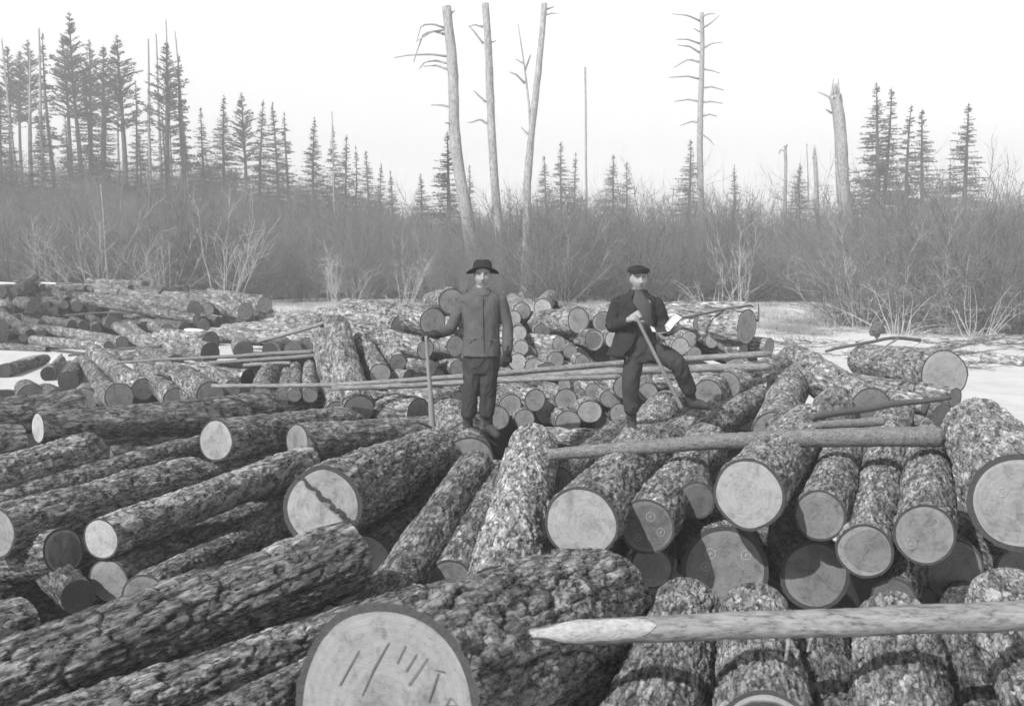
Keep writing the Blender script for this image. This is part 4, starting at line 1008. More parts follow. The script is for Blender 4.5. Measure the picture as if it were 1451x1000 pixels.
for i, (px, dep, s, lab) in enumerate([
    (20, 41, .98, 'darkest at the left edge behind the far log pile'), (98, 43, .95, 'behind the left part of the far log pile'),
    (180, 42, .92, 'behind the highest skyline of the far log pile'), (262, 44, .95, 'behind the right skyline of the far log pile'),
    (340, 41.5, .9, 'behind the rightmost end of the far log pile'), (425, 44, .9, 'behind the left end of the open snow strip'),
    (505, 41, .84, 'above the upper end of the thin slanting pole'), (575, 43, .88, 'left of the man in the hat behind the gnarled log'),
    (640, 41, .8, 'directly behind the left shoulder of the hat man'), (712, 42, .84, 'directly behind the right shoulder of the hat man'),
    (772, 40.5, .8, 'midway between the two men'), (836, 43, .9, 'just left of the man in the cap'),
    (905, 42, .9, 'directly behind the man in the cap'), (972, 43, .92, 'behind the open book and the grass-strewn log'),
    (1045, 43, .9, 'above the thick wedge-marked log end'), (1110, 47, .75, 'low in the gap left of the big right thicket'),
    (1168, 46, .85, 'at the left shoulder of the big right thicket'), (1236, 34.5, .93, 'front left clump of the big right thicket'),
    (1300, 33.5, .97, 'tallest clump in the middle of the big right thicket'), (1368, 33, .95, 'front clump right of middle in the big right thicket'),
    (1436, 32.5, 1.0, 'at the right edge of the picture over the snow'), (1500, 34, 1.1, 'cut by the right picture edge, tall and bare')]):
    BUSHOBJ.append(bush(BUSH[i % 4] if i not in (17, 18, 19, 20) else BIG, px, 420, dep, s * (1.0, .8, 1.08, .88, .95, .78, 1.02, .72)[i % 8] * (1.08 if i in (17, 18, 19, 20) else 1), B0 + lab))
pg = 'pale stemmed bushes standing out from the brush'
for x_, d_, s_, l_, m_ in [(60, 41, .8, 'pale thin stems at the left end of the thicket', 0), (232, 40, .7, 'pale thin stems over the middle of the far log pile', 2),
        (575, 40, .62, 'pale thin stems above the gnarled log', 1), (795, 42, .8, 'pale thin stems between the two men', 2), (1225, 33, .8, 'pale upright stems at the left side of the big right thicket', 1),
        (1345, 32, .75, 'pale upright stems in the big right thicket', 2)]:
    bush(UPR[m_], x_, 420, d_, s_, l_, pg, 'pale_bush')
bush(UPR[2], 132, 420, 39.5, .95, 'pale slender-stemmed clump rising behind the far log pile', pg, 'pale_bush')
bush(UPR[1], 318, 420, 39.5, 1.0, 'pale slender-stemmed clump left of the open snow strip', pg, 'pale_bush', 1.3)
bush(UPR[2], 478, 425, 38, .6, 'pale clump with tangled foot right of the open snow strip', pg, 'pale_bush', 2.9)
bush(UPR[0], 1050, 425, 38, .72, 'pale upright stems above the thick wedge-marked log end', pg, 'pale_bush', 4.1)
bush(PALE[1], 1012, 420, 36, .72, 'pale arching looped stems right of the man with the book', pg, 'pale_bush', .4)
bush(PALE[1], 1190, 430, 35, 1.3, 'pale drooping branches hanging over the snow at the right', pg, 'pale_bush', 2.0)
bush(PALE[1], 1275, 420, 31, .8, 'pale arching stems at the foot of the big right thicket', pg, 'pale_bush', 5.1)
bush(PALE[1], 1385, 420, 30.5, .85, 'pale tangle low at the right edge of the thicket', pg, 'pale_bush', 3.3)
bush(PALE[2], 935, 420, 33, .9, 'pale fan of broken branches behind the open book', pg, 'pale_bush', .2)
bush(PALE[2], 410, 420, 33, .8, 'pale broken branches lying on the snow strip', pg, 'pale_bush', 1.2)
bush(PALE[2], 740, 420, 33, .9, 'pale heap of branches at the shoulder of the hat man', pg, 'pale_bush', 2.2)
bush(PALE[2], 1078, 420, 33, .7, 'pale hooped twigs above the end of the thick log', pg, 'pale_bush', 3.2)
bush(PALE[2], 545, 420, 32, 1.0, 'pale scattered slash near the top of the slanting pole', pg, 'pale_bush', 4.4)

# the rest of the thicket, which nobody could count: instances of the bushes above
def gn_scatter(name, pts, srcs, smin, smax, seed, tilt=.12):
    me = bpy.data.meshes.new(name); me.vertices.add(len(pts)); me.vertices.foreach_set('co', np.asarray(pts, np.float32).ravel()); me.update()
    o = link(name, me)
    ng = bpy.data.node_groups.new(name, 'GeometryNodeTree')
    ng.interface.new_socket('Geometry', in_out='INPUT', socket_type='NodeSocketGeometry')
    ng.interface.new_socket('Geometry', in_out='OUTPUT', socket_type='NodeSocketGeometry')
    N = ng.nodes; Lk = ng.links
    gi, go = N.new('NodeGroupInput'), N.new('NodeGroupOutput')
    iop = N.new('GeometryNodeInstanceOnPoints'); iop.inputs['Pick Instance'].default_value = True
    join = N.new('GeometryNodeGeometryToInstance'); jg = N.new('GeometryNodeJoinGeometry')
    for s in srcs:
        oi = N.new('GeometryNodeObjectInfo'); oi.transform_space = 'ORIGINAL'; oi.inputs['Object'].default_value = s
        oi.inputs['As Instance'].default_value = True
        Lk.new(oi.outputs['Geometry'], jg.inputs[0])
    Lk.new(gi.outputs[0], iop.inputs['Points']); Lk.new(jg.outputs[0], iop.inputs['Instance'])
    rv = N.new('FunctionNodeRandomValue'); rv.data_type = 'FLOAT_VECTOR'
    rv.inputs[0].default_value = (-tilt, -tilt, 0); rv.inputs[1].default_value = (tilt, tilt, 6.28); rv.inputs['Seed'].default_value = seed
    e2r = N.new('FunctionNodeEulerToRotation'); Lk.new(rv.outputs[0], e2r.inputs[0]); Lk.new(e2r.outputs[0], iop.inputs['Rotation'])
    rs = N.new('FunctionNodeRandomValue'); rs.data_type = 'FLOAT'; rs.inputs[2].default_value = smin; rs.inputs[3].default_value = smax; rs.inputs['Seed'].default_value = seed + 1
    cb = N.new('ShaderNodeCombineXYZ')
    for i in range(3): Lk.new(rs.outputs[1], cb.inputs[i])
    Lk.new(cb.outputs[0], iop.inputs['Scale'])
    Lk.new(iop.outputs[0], go.inputs[0]); N.remove(join)
    md = o.modifiers.new('scatter', 'NODES'); md.node_group = ng
    tag(o, kind='stuff'); return o
g = np.random.default_rng(5)
pts = []
for row, dep in enumerate([45.5, 48, 50.5, 53, 56, 60, 65]):
    n_ = int(34 * dep / 45)
    for k in range(n_):
        x = (-1 + 2 * (k + g.uniform(0, 1)) / n_) * dep * .62
        if row < 3 and 10.5 < x * 46 / dep < 13.0: continue
        y = dep + g.uniform(-1.4, 1.4)
        pts.append((x, y, 0))
pts = np.array(pts); pts[:, 2] = ground_z(pts[:, 0], pts[:, 1]) - .05
sc_ = gn_scatter('thicket', pts, BUSHOBJ[:4], .55, 1.12, 3, .2)
tag(sc_, 'dense leafless willow thicket filling the middle distance behind the log deck', 'thicket')
# low scrub on the rise
pts = []
for k in range(330):
    y = g.uniform(62, 105); x = g.uniform(-.65, .65) * y
    pts.append((x, y, 0))
pts = np.array(pts); pts[:, 2] = ground_z(pts[:, 0], pts[:, 1]) - .05
tag(gn_scatter('scrub', pts, BUSHOBJ[1:5], .45, .8, 9), 'low leafless scrub covering the rise behind the thicket', 'scrub')

# dry grass
def tuft_mesh(name, seed, n=70, h=.45, sp=.35):
    g = np.random.default_rng(seed)
    b = np.stack([g.normal(0, sp, n), g.normal(0, sp, n), np.zeros(n)], -1)
    P, Rr = grow(g, b, np.stack([g.normal(0, .5, n), g.normal(0, .5, n), np.ones(n)], -1), g.uniform(.4, 1, n) * h, 4, np.full(n, .006), np.full(n, .002), .2, -.12)
    V, fs = strands(P, Rr, 3); return mesh_np(name, V, fs, [M_GRASS], smooth=False)
tuft = link('grass_tuft', tuft_mesh('grass_tuft', 4), loc=at(1120, 446, 30)); tuft.location.z = float(ground_z(np.array([tuft.location.x]), np.array([tuft.location.y]))[0])
tag(tuft, 'tuft of dry grass on the snow beyond the thick wedge-marked log', 'grass', 'dry grass tufts', 'stuff')
pts = []
for k in range(900):
    y = g.uniform(24, 40)
    x = g.uniform(-8, 24)
    p_ = fbm(np.array([[x * .35, y * .35, 0]]), 6, 3)[0]
    keep = (y > 35.5 + 3 * p_) or (x > 7 and y > 31.0 and p_ > .05) or (abs(y - (26.5 + .1 * x)) < .8 and x > 11 and p_ > .05)
    if keep: pts.append((x, y, 0))
pts = np.array(pts); pts[:, 2] = ground_z(pts[:, 0], pts[:, 1]) - .02
tag(gn_scatter('dry_grass', pts, [tuft], .4, 1.0, 12), 'dry grass poking through the snow in front of the thicket', 'grass')

# ------------------------------------------------------------------ conifers
def conifer_meshes(seed, H=15.0, kind='spruce'):
    g = np.random.default_rng(seed)
    tr = .011 * H
    n = 12; t = np.linspace(0, 1, n)
    bend = np.stack([.012 * H * np.sin(t * 3 + seed), .01 * H * np.sin(t * 2.3 + seed * 2), t * H], -1)
    V, fs = tube_np(bend, tr * (1 - t) ** .8 + .012, 8, seed, .1)
    trunk = mesh_np('trunk', V, fs, [M_TRUNK])
    c0 = {'spruce': .12, 'pine': .42, 'thin': .25, 'full': .05}[kind]
    nb = {'spruce': 270, 'pine': 170, 'thin': 130, 'full': 360}[kind]
    wid = {'spruce': .19, 'pine': .18, 'thin': .13, 'full': .22}[kind] * H
    hb = c0 + (.985 - c0) * (g.uniform(0, 1, nb) ** .95)
    az = g.uniform(0, 2 * PI, nb)
    prof = (1 - (hb - c0) / (1 - c0))
    if kind == 'pine': prof = np.clip(prof, 0, 1) ** .7 * (.55 + .45 * np.sin(np.clip((hb - c0) / (1 - c0), 0, 1) * PI)) 
    gap = g.uniform(0, 1, nb) ** .7 * (.75 + .25 * np.sin(az * 2 + hb * 17 + seed))        # uneven outline
    L = wid * np.clip(prof, .02, 1) * g.uniform(.55, 1.15, nb) * (.5 + .5 * gap) + .05
    b = np.stack([np.interp(hb, t, bend[:, 0]), np.interp(hb, t, bend[:, 1]), hb * H], -1)
    droop = -.25 if kind != 'pine' else .25
    dv = np.stack([np.cos(az), np.sin(az), np.full(nb, droop) + .35 * hb], -1)
    P, Rr = grow(g, b, dv, L, 5, np.full(nb, .03), np.full(nb, .01), .06, .03)
    Vb, fb = strands(P, Rr, 3); limbs = mesh_np('limbs', Vb, fb, [M_TRUNK], smooth=False)
    # needle sprays: small blades along each limb
    m = 46
    si = np.repeat(np.arange(nb), m); u = g.uniform(.18, 1.0, len(si)) * 3.98; i0 = u.astype(int); f = (u - i0)[:, None]
    c = P[si, i0] * (1 - f) + P[si, i0 + 1] * f
    tang = unit(P[si, i0 + 1] - P[si, i0])
    d = unit(tang * .7 + g.normal(0, .7, (len(si), 3)) + np.array([0, 0, .12]))
    s = g.uniform(.16, .42, len(si))[:, None] * (H / 15) * (.16 + .84 * L[si][:, None] / wid)
    side = unit(np.cross(d, g.normal(0, 1, (len(si), 3)))) * s * .20
    V = np.stack([c - side, c + side * .8, c + d * s + side * .4, c + d * s * 1.05 - side * .3], 1).reshape(-1, 3)
    k = np.arange(len(si))[:, None] * 4 + np.arange(4)[None]
    crown = mesh_np('crown', V, [k], [M_NEEDLE], smooth=False)
    return trunk, limbs, crown
CON = {}
for k, (kind, sd_) in {'s1': ('spruce', 1), 's2': ('spruce', 2), 'f1': ('full', 3), 'f2': ('full', 7), 'p1': ('pine', 4), 'p2': ('pine', 5), 't1': ('thin', 6), 't2': ('thin', 9)}.items():
    CON[k] = conifer_meshes(sd_, 15, kind)
def conifer(k, px, ytop, ybase, dep, label, group, wscale=1.0, lean=0.0):
    pb, pt = at(px, ybase, dep), at(px, ytop, dep)
    H = (pt.z - pb.z); s = H / 15
    gz = float(ground_z(np.array([pb.x]), np.array([pb.y]))[0])
    zb = min(pb.z, gz) if pb.z - gz < 3 else gz
    s = (pt.z - zb) / 15
    root = empty('conifer', (pb.x, pb.y, zb)); root.rotation_euler = (0, lean, random.uniform(0, 6.28))
    root.rotation_mode = 'ZYX' if False else 'XYZ'
    root.scale = (s * wscale, s * wscale, s)
    for nm, me in zip(('trunk', 'limbs', 'crown'), CON[k]):
        c = link(nm, me, root)
        if nm != 'trunk': c['kind'] = 'stuff'
        c.matrix_parent_inverse = Matrix.Identity(4)
    tag(root, label, 'conifer', group); return root
GL = 'conifers on the hill at the left'
L_ = [('p1', 18, 62, 238, 95, 'tall thin pine at the left edge of the hill'), ('p2', 47, 55, 240, 100, 'bare-stemmed pine second along the hill from the left'),
      ('t1', 75, 45, 240, 92, 'narrow ragged conifer left of the tallest pine'), ('p1', 100, 50, 243, 96, 'pine leaning against the tallest pine'),
      ('p2', 116, 18, 245, 90, 'tallest pine of the left hill'), ('f1', 128, 95, 262, 82, 'dark full spruce in front of the tallest pine'),
      ('p1', 150, 62, 245, 94, 'pine just right of the tallest pine'), ('p2', 173, 48, 245, 88, 'tall open pine halfway to the paired snags'),
      ('f2', 152, 140, 262, 84, 'short bushy spruce under the pines of the left hill'), ('t2', 195, 112, 243, 96, 'short thin conifer before the first bare snag'),
      ('p1', 240, 55, 250, 86, 'pine with a rounded head beside the bare snags'), ('t1', 263, 78, 250, 88, 'slanted feathery conifer right of the snags'),
      ('s1', 232, 165, 258, 84, 'small spruce at the foot of the snags'), ('s2', 287, 150, 252, 92, 'small pointed spruce in the dip right of the snags'),
      ('f1', 318, 133, 252, 92, 'bushy conifer heading the middle group of the hill'), ('p2', 346, 130, 254, 90, 'open pine in the middle group of the hill'),
      ('s1', 370, 140, 254, 94, 'pointed spruce in the middle group of the hill'), ('f2', 392, 143, 256, 88, 'broad dense spruce in the middle group of the hill'),
      ('t2', 408, 158, 256, 92, 'thin conifer at the right end of the middle group'), ('f1', 444, 164, 262, 86, 'lone dense spruce right of the middle group'),
      ('s2', 474, 178, 264, 92, 'pointed conifer by the thin bare pole tree'), ('s1', 490, 190, 266, 90, 'low conifer right of the thin bare pole tree'),
      ('t1', 503, 205, 266, 92, 'slight conifer on the falling slope'), ('s2', 521, 212, 268, 94, 'small conifer lower on the falling slope'),
      ('f2', 539, 230, 274, 92, 'little round conifer low on the falling slope'), ('s1', 555, 240, 276, 96, 'last little conifer at the foot of the slope'),
      ('f1', 60, 150, 262, 88, 'dense spruce low behind the left thicket'), ('f2', 8, 120, 262, 86, 'dense conifer cut by the left picture edge'),
      ('s1', 95, 160, 262, 86, 'young spruce beneath the tallest pine'), ('t2', 212, 130, 250, 92, 'thin conifer tangled with the first bare snag'),
      ('f1', 200, 185, 262, 84, 'low spruce on the hill before the bare snags'), ('s2', 262, 170, 260, 84, 'young spruce right of the foot of the snags'),
      ('p1', 34, 70, 244, 104, 'faint pine far back at the left'), ('p2', 134, 55, 246, 104, 'faint pine far back behind the tallest one')]
for k, px, yt, yb, dep, lab in L_:
    conifer(k, px, yt, yb, dep, lab, GL, random.uniform(1.15, 1.6), random.uniform(-.02, .04))
GR = 'conifers on the horizon at centre and right'
for k, px, yt, yb, dep, lab, ws in [
      ('s1', 634, 186, 288, 60, 'spruce half hidden behind the leftmost great snag', 1.5), ('f2', 597, 245, 288, 84, 'round faint conifer left of the great snags', 1.3),
      ('s2', 664, 232, 285, 96, 'faint conifer between the first two great snags', 1), ('s1', 772, 219, 262, 110, 'faint spruce just right of the forked snag', 1.3),
      ('s2', 797, 199, 262, 106, 'pointed spruce between forked snag and thin bare pole', 1.3), ('t1', 815, 215, 262, 112, 'faint thin conifer by the thin bare pole', 1.2),
      ('s1', 868, 218, 262, 108, 'faint conifer right of the thin bare pole', 1.5), ('s2', 887, 228, 262, 112, 'fainter conifer above the man in the cap', 1.2),
      ('s2', 975, 196, 258, 100, 'small spruce at the foot of the branchy snag', 1.4), ('t2', 1040, 232, 262, 110, 'low faint conifer right of the branchy snag', 1.3),
      ('f1', 1135, 230, 264, 104, 'low rounded conifer left of the broken snag', 1.5), ('s1', 1200, 222, 262, 100, 'low conifer behind the broken snag', 1.2),
      ('s1', 1240, 116, 262, 82, 'larger left spruce of the close pair at the right', 1.35), ('s2', 1254, 122, 262, 84, 'right spruce of the close pair at the right', 1.2),
      ('t1', 1288, 148, 262, 84, 'thin ragged conifer left of its fuller twin', 1.3), ('s2', 1305, 152, 262, 86, 'fuller conifer beside the thin ragged one', 1.3),
      ('s1', 1366, 146, 262, 84, 'lone pointed spruce near the right edge', 1.5), ('t2', 1345, 225, 266, 96, 'very small conifer beside the lone pointed spruce', 1)]:
    conifer(k, px, yt, yb, dep, lab, GR, ws * 1.25)
# ------------------------------------------------------------------ snags
def snag(pts, w0, w1, dep, label, branches=(), group='tall dead snags over the brush', broken=0, fork=None, mat=None):
    Q = [at(x, y, dep) for x, y in pts]
    b = Q[0].copy(); gz = float(ground_z(np.array([b.x]), np.array([b.y]))[0])
    root = empty('snag', (b.x, b.y, gz - .1))
    ext = Vector((b.x - (Q[1].x - b.x) / max(.1, (Q[1].z - b.z)) * (b.z - gz), b.y, gz - .1))
    P = polyline([ext] + Q, 40) - np.array(root.location)
    tt = np.linspace(0, 1, 40); r = pxm(Q[0], w0) / 2 * (1 - tt) + pxm(Q[0], w1) / 2 * tt
    P[:, 0] += r * .25 * np.sin(tt * 9)
    V, fs = tube_np(P, r, 14, int(pts[0][0]), .12)
    m = mat or M_SNAG
    tk = link('trunk', mesh_np('trunk', V, fs, [m]), root); tk.matrix_parent_inverse = Matrix.Identity(4)
    g = np.random.default_rng(int(pts[0][0]))
    for br in branches:
        if len(br) < 2: continue
        yoff = g.uniform(-1.2, 1.2)
        n = len(br)
        B = [at(x, y, dep + yoff * i / n) - root.location for i, (x, y) in enumerate(br)]
        Pb = polyline(B, 9); rb = np.linspace(.06, .02, 9) * (dep / 48) ** .5
        V, fs = tube_np(Pb, rb, 5, int(br[0][1]), .15)
        o = link('branch', mesh_np('branch', V, fs, [m]), root); o.matrix_parent_inverse = Matrix.Identity(4)
    if broken:
        for k in range(6):
            a = k * 1.05; c = np.array([math.cos(a), math.sin(a), 0]) * r[-1] * .7
            V, fs = tube_np([P[-1] + c - [0, 0, .2], P[-1] + c * .8 + [0, 0, .3 + .25 * (k % 3)]], [r[-1] * .4, .02], 5, k, .2)
            o = link('splinter', mesh_np('splinter', V, fs, [m]), root); o.matrix_parent_inverse = Matrix.Identity(4)
    tag(root, label, 'snag', group)
    return root
snag([(658, 288), (647, 200), (641, 110), (632, 9)], 21, 12.5, 48, 'leftmost great dead trunk with drooping stubs on its left side',
     [[(631, 40), (614, 34), (597, 36), (590, 60)], [(632, 42), (612, 45), (592, 58)], [(633, 50), (616, 44), (600, 47), (592, 70), (586, 88)],
      [(633, 80), (610, 77), (580, 78), (558, 82)], [(634, 98), (618, 93), (600, 94)], [(635, 90), (616, 86), (602, 88), (594, 98)], [(639, 152), (625, 149), (611, 149)], [(641, 176), (630, 174)], [(638, 20), (645, 15)]])
snag([(703, 285), (699, 200), (693, 110), (687, 5)], 13.5, 10, 48, 'straight dead trunk second from left with few stubs',
     [[(685, 62), (672, 45), (664, 36)], [(684, 38), (672, 35), (664, 38)], [(691, 62), (703, 58)], [(689, 145), (678, 135), (671, 128)], [(692, 176), (680, 169), (670, 173), (662, 174)], [(690, 90), (698, 88)]])
snag([(745, 335), (748, 260), (756, 170), (764, 80), (771, 5)], 13, 8, 45, 'forked dead trunk leaning right with a thin side stem',
     [[(752, 190), (750, 150), (744, 100), (738, 60), (734, 34)], [(744, 100), (752, 78)], [(742, 90), (730, 84)], [(770, 22), (783, 19), (790, 20)], [(748, 190), (738, 180)], [(770, 15), (785, 10)], [(744, 118), (732, 106), (722, 102)]])
snag([(993, 252), (993, 150), (994, 70), (994, 18)], 11, 6, 60, 'branchy dead trunk right of the man in the cap',
     [[(992, 30), (975, 22), (952, 20)], [(992, 62), (975, 56), (958, 56)], [(992, 75), (978, 66), (960, 64)], [(992, 88), (975, 84), (955, 96)], [(992, 112), (975, 108), (948, 110)], [(992, 144), (975, 141), (955, 144)], [(992, 174), (980, 172), (964, 178)],
      [(995, 40), (1006, 34), (1020, 22)], [(995, 70), (1008, 62), (1024, 60)], [(995, 98), (1008, 100), (1020, 104)], [(995, 125), (1008, 123), (1026, 128)], [(995, 145), (1008, 144), (1024, 147)], [(995, 165), (1005, 162), (1016, 165)], [(995, 24), (1004, 20), (1014, 20)], [(992, 45), (982, 40)], [(994, 190), (1004, 196), (1012, 206)]])
snag([(1197, 268), (1190, 200), (1183, 135)], 22, 16, 52, 'thick broken-topped dead trunk left of the right spruces', [[(1180, 140), (1168, 134), (1158, 130)], [(1178, 160), (1170, 155)]], broken=1)
snag([(1192, 300), (1188, 262), (1184, 225)], 5, 4, 50, 'thin pale stem under the thick broken-topped trunk')
snag([(831, 256), (830, 180), (829, 95)], 4, 2.4, 70, 'thin bare pole tree between the two men')
snag([(473, 262), (472, 210), (470, 158)], 3, 1.6, 80, 'thin bare pole tree over the falling slope')
snag([(1113, 255), (1113, 230), (1112, 206)], 6, 4, 80, 'small dead stub with twigs left of the broken trunk', [[(1112, 215), (1106, 212), (1104, 218)], [(1113, 210), (1116, 204)]])
snag([(1156, 258), (1155, 240), (1154, 221)], 8, 6, 76, 'short stump-like snag left of the broken trunk', broken=1)
snag([(1145, 256), (1144, 230), (1143, 204)], 2.5, 1.5, 84, 'hair-thin dead pole by the short stump-like snag')
for x0, x1, yt, w, lab in [(212, 210, 55, 4, 'first bare snag of the left hill'), (228, 221, 48, 3.6, 'second bare snag of the left hill, leaning left'), (242, 235, 28, 3.4, 'tallest bare snag of the left hill'),
                           (22, 2, 55, 3.6, 'leaning bare snag at the left picture edge'), (60, 55, 40, 4.5, 'pale bare snag left of the tallest pine'), (265, 248, 45, 3.2, 'bare snag leaning left, rightmost of its cluster'),
                           (43, 42, 70, 4, 'pale bare snag beside the second pine'), (168, 166, 95, 3, 'bare thin snag amid the pines')]:
    snag([(x0, 242), ((x0 + x1) / 2, (242 + yt) / 2), (x1, yt)], w + 1.5, w * .5, 88, lab, [[((x0 + x1) / 2, (242 + yt) / 2 - 30), ((x0 + x1) / 2 - 7, (242 + yt) / 2 - 34)], [((x0 + x1) / 2, (242 + yt) / 2), ((x0 + x1) / 2 + 7, (242 + yt) / 2 - 3)]], group='bare snags on the left hill')
snag([(152, 395), (150, 350), (146, 300), (143, 262)], 4, 2, 41, 'pale slim dead stem in the left brush')
g = np.random.default_rng(41); n_ = 26
P_, R_ = grow(g, np.stack([g.normal(0, .5, n_), g.normal(0, .3, n_), np.full(n_, .015)], -1), np.stack([g.normal(0, 1, n_), g.normal(0, .6, n_), g.normal(.03, .08, n_)], -1), g.uniform(.15, .7, n_), 4, np.full(n_, .008), np.full(n_, .004), .12, 0)
V_, f_ = strands(P_, R_, 3)
tw = link('fallen_twigs', mesh_np('fallen_twigs', V_, f_, [M_POLEDARK], smooth=False), loc=at(1330, 474, 27)); tw.location.z = float(ground_z(np.array([tw.location.x]), np.array([tw.location.y]))[0])
tag(tw, 'scatter of dark fallen twigs on the snow before the right thicket', 'twigs', None, 'stuff')
pts = []
for k in range(260):
    y = 21 + 17 * g.uniform() ** .6; x = g.uniform(5.2 if y < 33 else -10, 24)
    if fbm(np.array([[x * .3, y * .3, 4.]]), 16, 3)[0] > -.12: pts.append((x, y, 0))
pts = np.array(pts); pts[:, 2] = ground_z(pts[:, 0], pts[:, 1]) + .01
tag(gn_scatter('twig_litter', pts, [tw], .4, 1.2, 33, .02), 'dead twigs and bark litter strewn over the right snow field', 'litter')
# stump and log in the snow at the right
def blob(name, pos, rx, ry, rz, seed, mat, label, cat, n=24, rough=.3):
    th, ph = np.meshgrid(np.linspace(.001, PI - .001, n), np.arange(n) / n * 2 * PI, indexing='ij')
    D = np.stack([np.sin(th) * np.cos(ph), np.sin(th) * np.sin(ph), np.cos(th)], -1)
    D = D * (1 + rough * fbm(D * 3 + seed, seed, 4))[..., None] * np.array([rx, ry, rz])
    I = np.arange(n * n).reshape(n, n); J = np.roll(I, -1, axis=1)
    q = np.stack([I[:-1], I[1:], J[1:], J[:-1]], -1).reshape(-1, 4)
    o = link(name, mesh_np(name, D.reshape(-1, 3), [q], [mat]), loc=pos); tag(o, label, cat); return o
blob('stump', at(1243, 467, 27.0), .17, .17, .2, 3, M_POLEDARK, 'small ragged stump on the snow above the crooked stick', 'stump', rough=.7)
log(1452, 516, 20, 23.5, (1392, 506, 24.2), .4, 'pale log half sunk in the snow at the right edge', bark=.4, group='logs left in the snow', patch=.2)
log(1300, 500, 10, 25, (1420, 476, 27.5), .4, 'thin half-buried log running across the right snow', bark=.3, group='logs left in the snow')
for (x, y, d, s, lab) in [(715, 421, 31, .5, 'drift of snow-free branches behind the hat man'), (1180, 430, 31, .5, 'clump of grass-tangled twigs where the snow meets the thicket')]:
    bush(PALE[2], x, y, d, s, lab, pg, 'pale_bush')

# ------------------------------------------------------------------ haze
hz = NT('haze_air')
for n_ in list(hz.n):
    if n_.type == 'BSDF_PRINCIPLED': hz.n.remove(n_)
pv = hz.n.new('ShaderNodeVolumePrincipled'); pv.inputs['Color'].default_value = (1, 1, 1, 1)
HAZE = 0.0036
pv.inputs['Density'].default_value = HAZE; pv.inputs['Anisotropy'].default_value = 0.0
hz.l.new(pv.outputs[0], [n_ for n_ in hz.n if n_.type == 'OUTPUT_MATERIAL'][0].inputs['Volume'])
x0, x1, y0, y1, z0, z1 = -440, 440, -20, 450, -5, 42
hv = np.array([(x, y, z) for z in (z0, z1) for y in (y0, y1) for x in (x0, x1)], float)
hf = np.array([(0, 2, 3, 1), (4, 5, 7, 6), (0, 1, 5, 4), (2, 6, 7, 3), (0, 4, 6, 2), (1, 3, 7, 5)])
tag(link('haze', mesh_np('haze', hv, [hf], [hz.m], smooth=False)), kind='stuff')
# ------------------------------------------------------------------ people
def fuse(name, parts, voxel, mats, smooth=4, disp=None, fn=None):
    V, fs = merge(parts)
    me = mesh_np(name, V, fs)
    o = bpy.data.objects.new(name + '_tmp', me); COL.objects.link(o)
    m = o.modifiers.new('r', 'REMESH'); m.mode = 'VOXEL'; m.voxel_size = voxel
    s = o.modifiers.new('s', 'SMOOTH'); s.factor = .5; s.iterations = smooth
    dg = bpy.context.evaluated_depsgraph_get(); dg.update()
    nm = bpy.data.meshes.new_from_object(o.evaluated_get(dg))
    bpy.data.objects.remove(o); bpy.data.meshes.remove(me)
    nm.name = name; nm.materials.clear()
    for m_ in mats: nm.materials.append(m_)
    n = len(nm.vertices); C = np.zeros(n * 3, np.float32); nm.vertices.foreach_get('co', C); C = C.reshape(-1, 3)
    if disp is not None:
        Nn = np.zeros(n * 3, np.float32); nm.vertices.foreach_get('normal', Nn); Nn = Nn.reshape(-1, 3)
        C = C + Nn * disp(C)[:, None]
        nm.vertices.foreach_set('co', C.astype(np.float32).ravel()); nm.update()
    if fn is not None:
        np_ = len(nm.polygons); ce = np.zeros(np_ * 3, np.float32); nm.polygons.foreach_get('center', ce)
        nm.polygons.foreach_set('material_index', fn(ce.reshape(-1, 3)).astype(np.int32))
    nm.shade_smooth()
    return nm
def etube(rings, n=20, up=(0, 0, 1)):
    """rings: (centre, rx, ry) horizontal ellipses, closed at the ends"""
    th = np.arange(n) / n * 2 * PI; V = []
    for c, rx, ry in rings:
        V.append(np.stack([c[0] + rx * np.cos(th), c[1] + ry * np.sin(th), np.full(n, c[2])], -1))
    V = np.concatenate(V); k = len(rings)
    I = np.arange(k * n).reshape(k, n); J = np.roll(I, -1, axis=1)
    q = np.stack([I[:-1], J[:-1], J[1:], I[1:]], -1).reshape(-1, 4)
    if rings[0][0][2] > rings[-1][0][2]: q = q[:, ::-1]
    V = np.concatenate([V, [rings[0][0]], [rings[-1][0]]]); a = len(V) - 2
    t0 = np.stack([np.full(n, a), J[0], I[0]], -1); t1 = np.stack([np.full(n, a + 1), I[-1], J[-1]], -1)
    if rings[0][0][2] > rings[-1][0][2]: t0, t1 = t0[:, ::-1], t1[:, ::-1]
    return V, [q, t0, t1]
def limb(pts, rad, n=14, m=14):
    """smooth tapered tube through joints"""
    P = np.array([list(p) for p in pts], float); d = np.concatenate([[0], np.cumsum(np.linalg.norm(np.diff(P, axis=0), axis=1))])
    t = np.linspace(0, d[-1], n); Q = np.stack([np.interp(t, d, P[:, k]) for k in range(3)], -1)
    for _ in range(2): Q[1:-1] = (Q[:-2] + 2 * Q[1:-1] + Q[2:]) / 4
    r = np.interp(t, d, rad)
    e0, e1 = unit(Q[0] - Q[1]), unit(Q[-1] - Q[-2])
    Q = np.concatenate([[Q[0] + e0 * r[0] * .7], [Q[0] + e0 * r[0] * .4], Q, [Q[-1] + e1 * r[-1] * .4], [Q[-1] + e1 * r[-1] * .7]])
    r = np.concatenate([[r[0] * .35, r[0] * .8], r, [r[-1] * .8, r[-1] * .35]])
    return tube_np(Q, r, m, 0, 0)
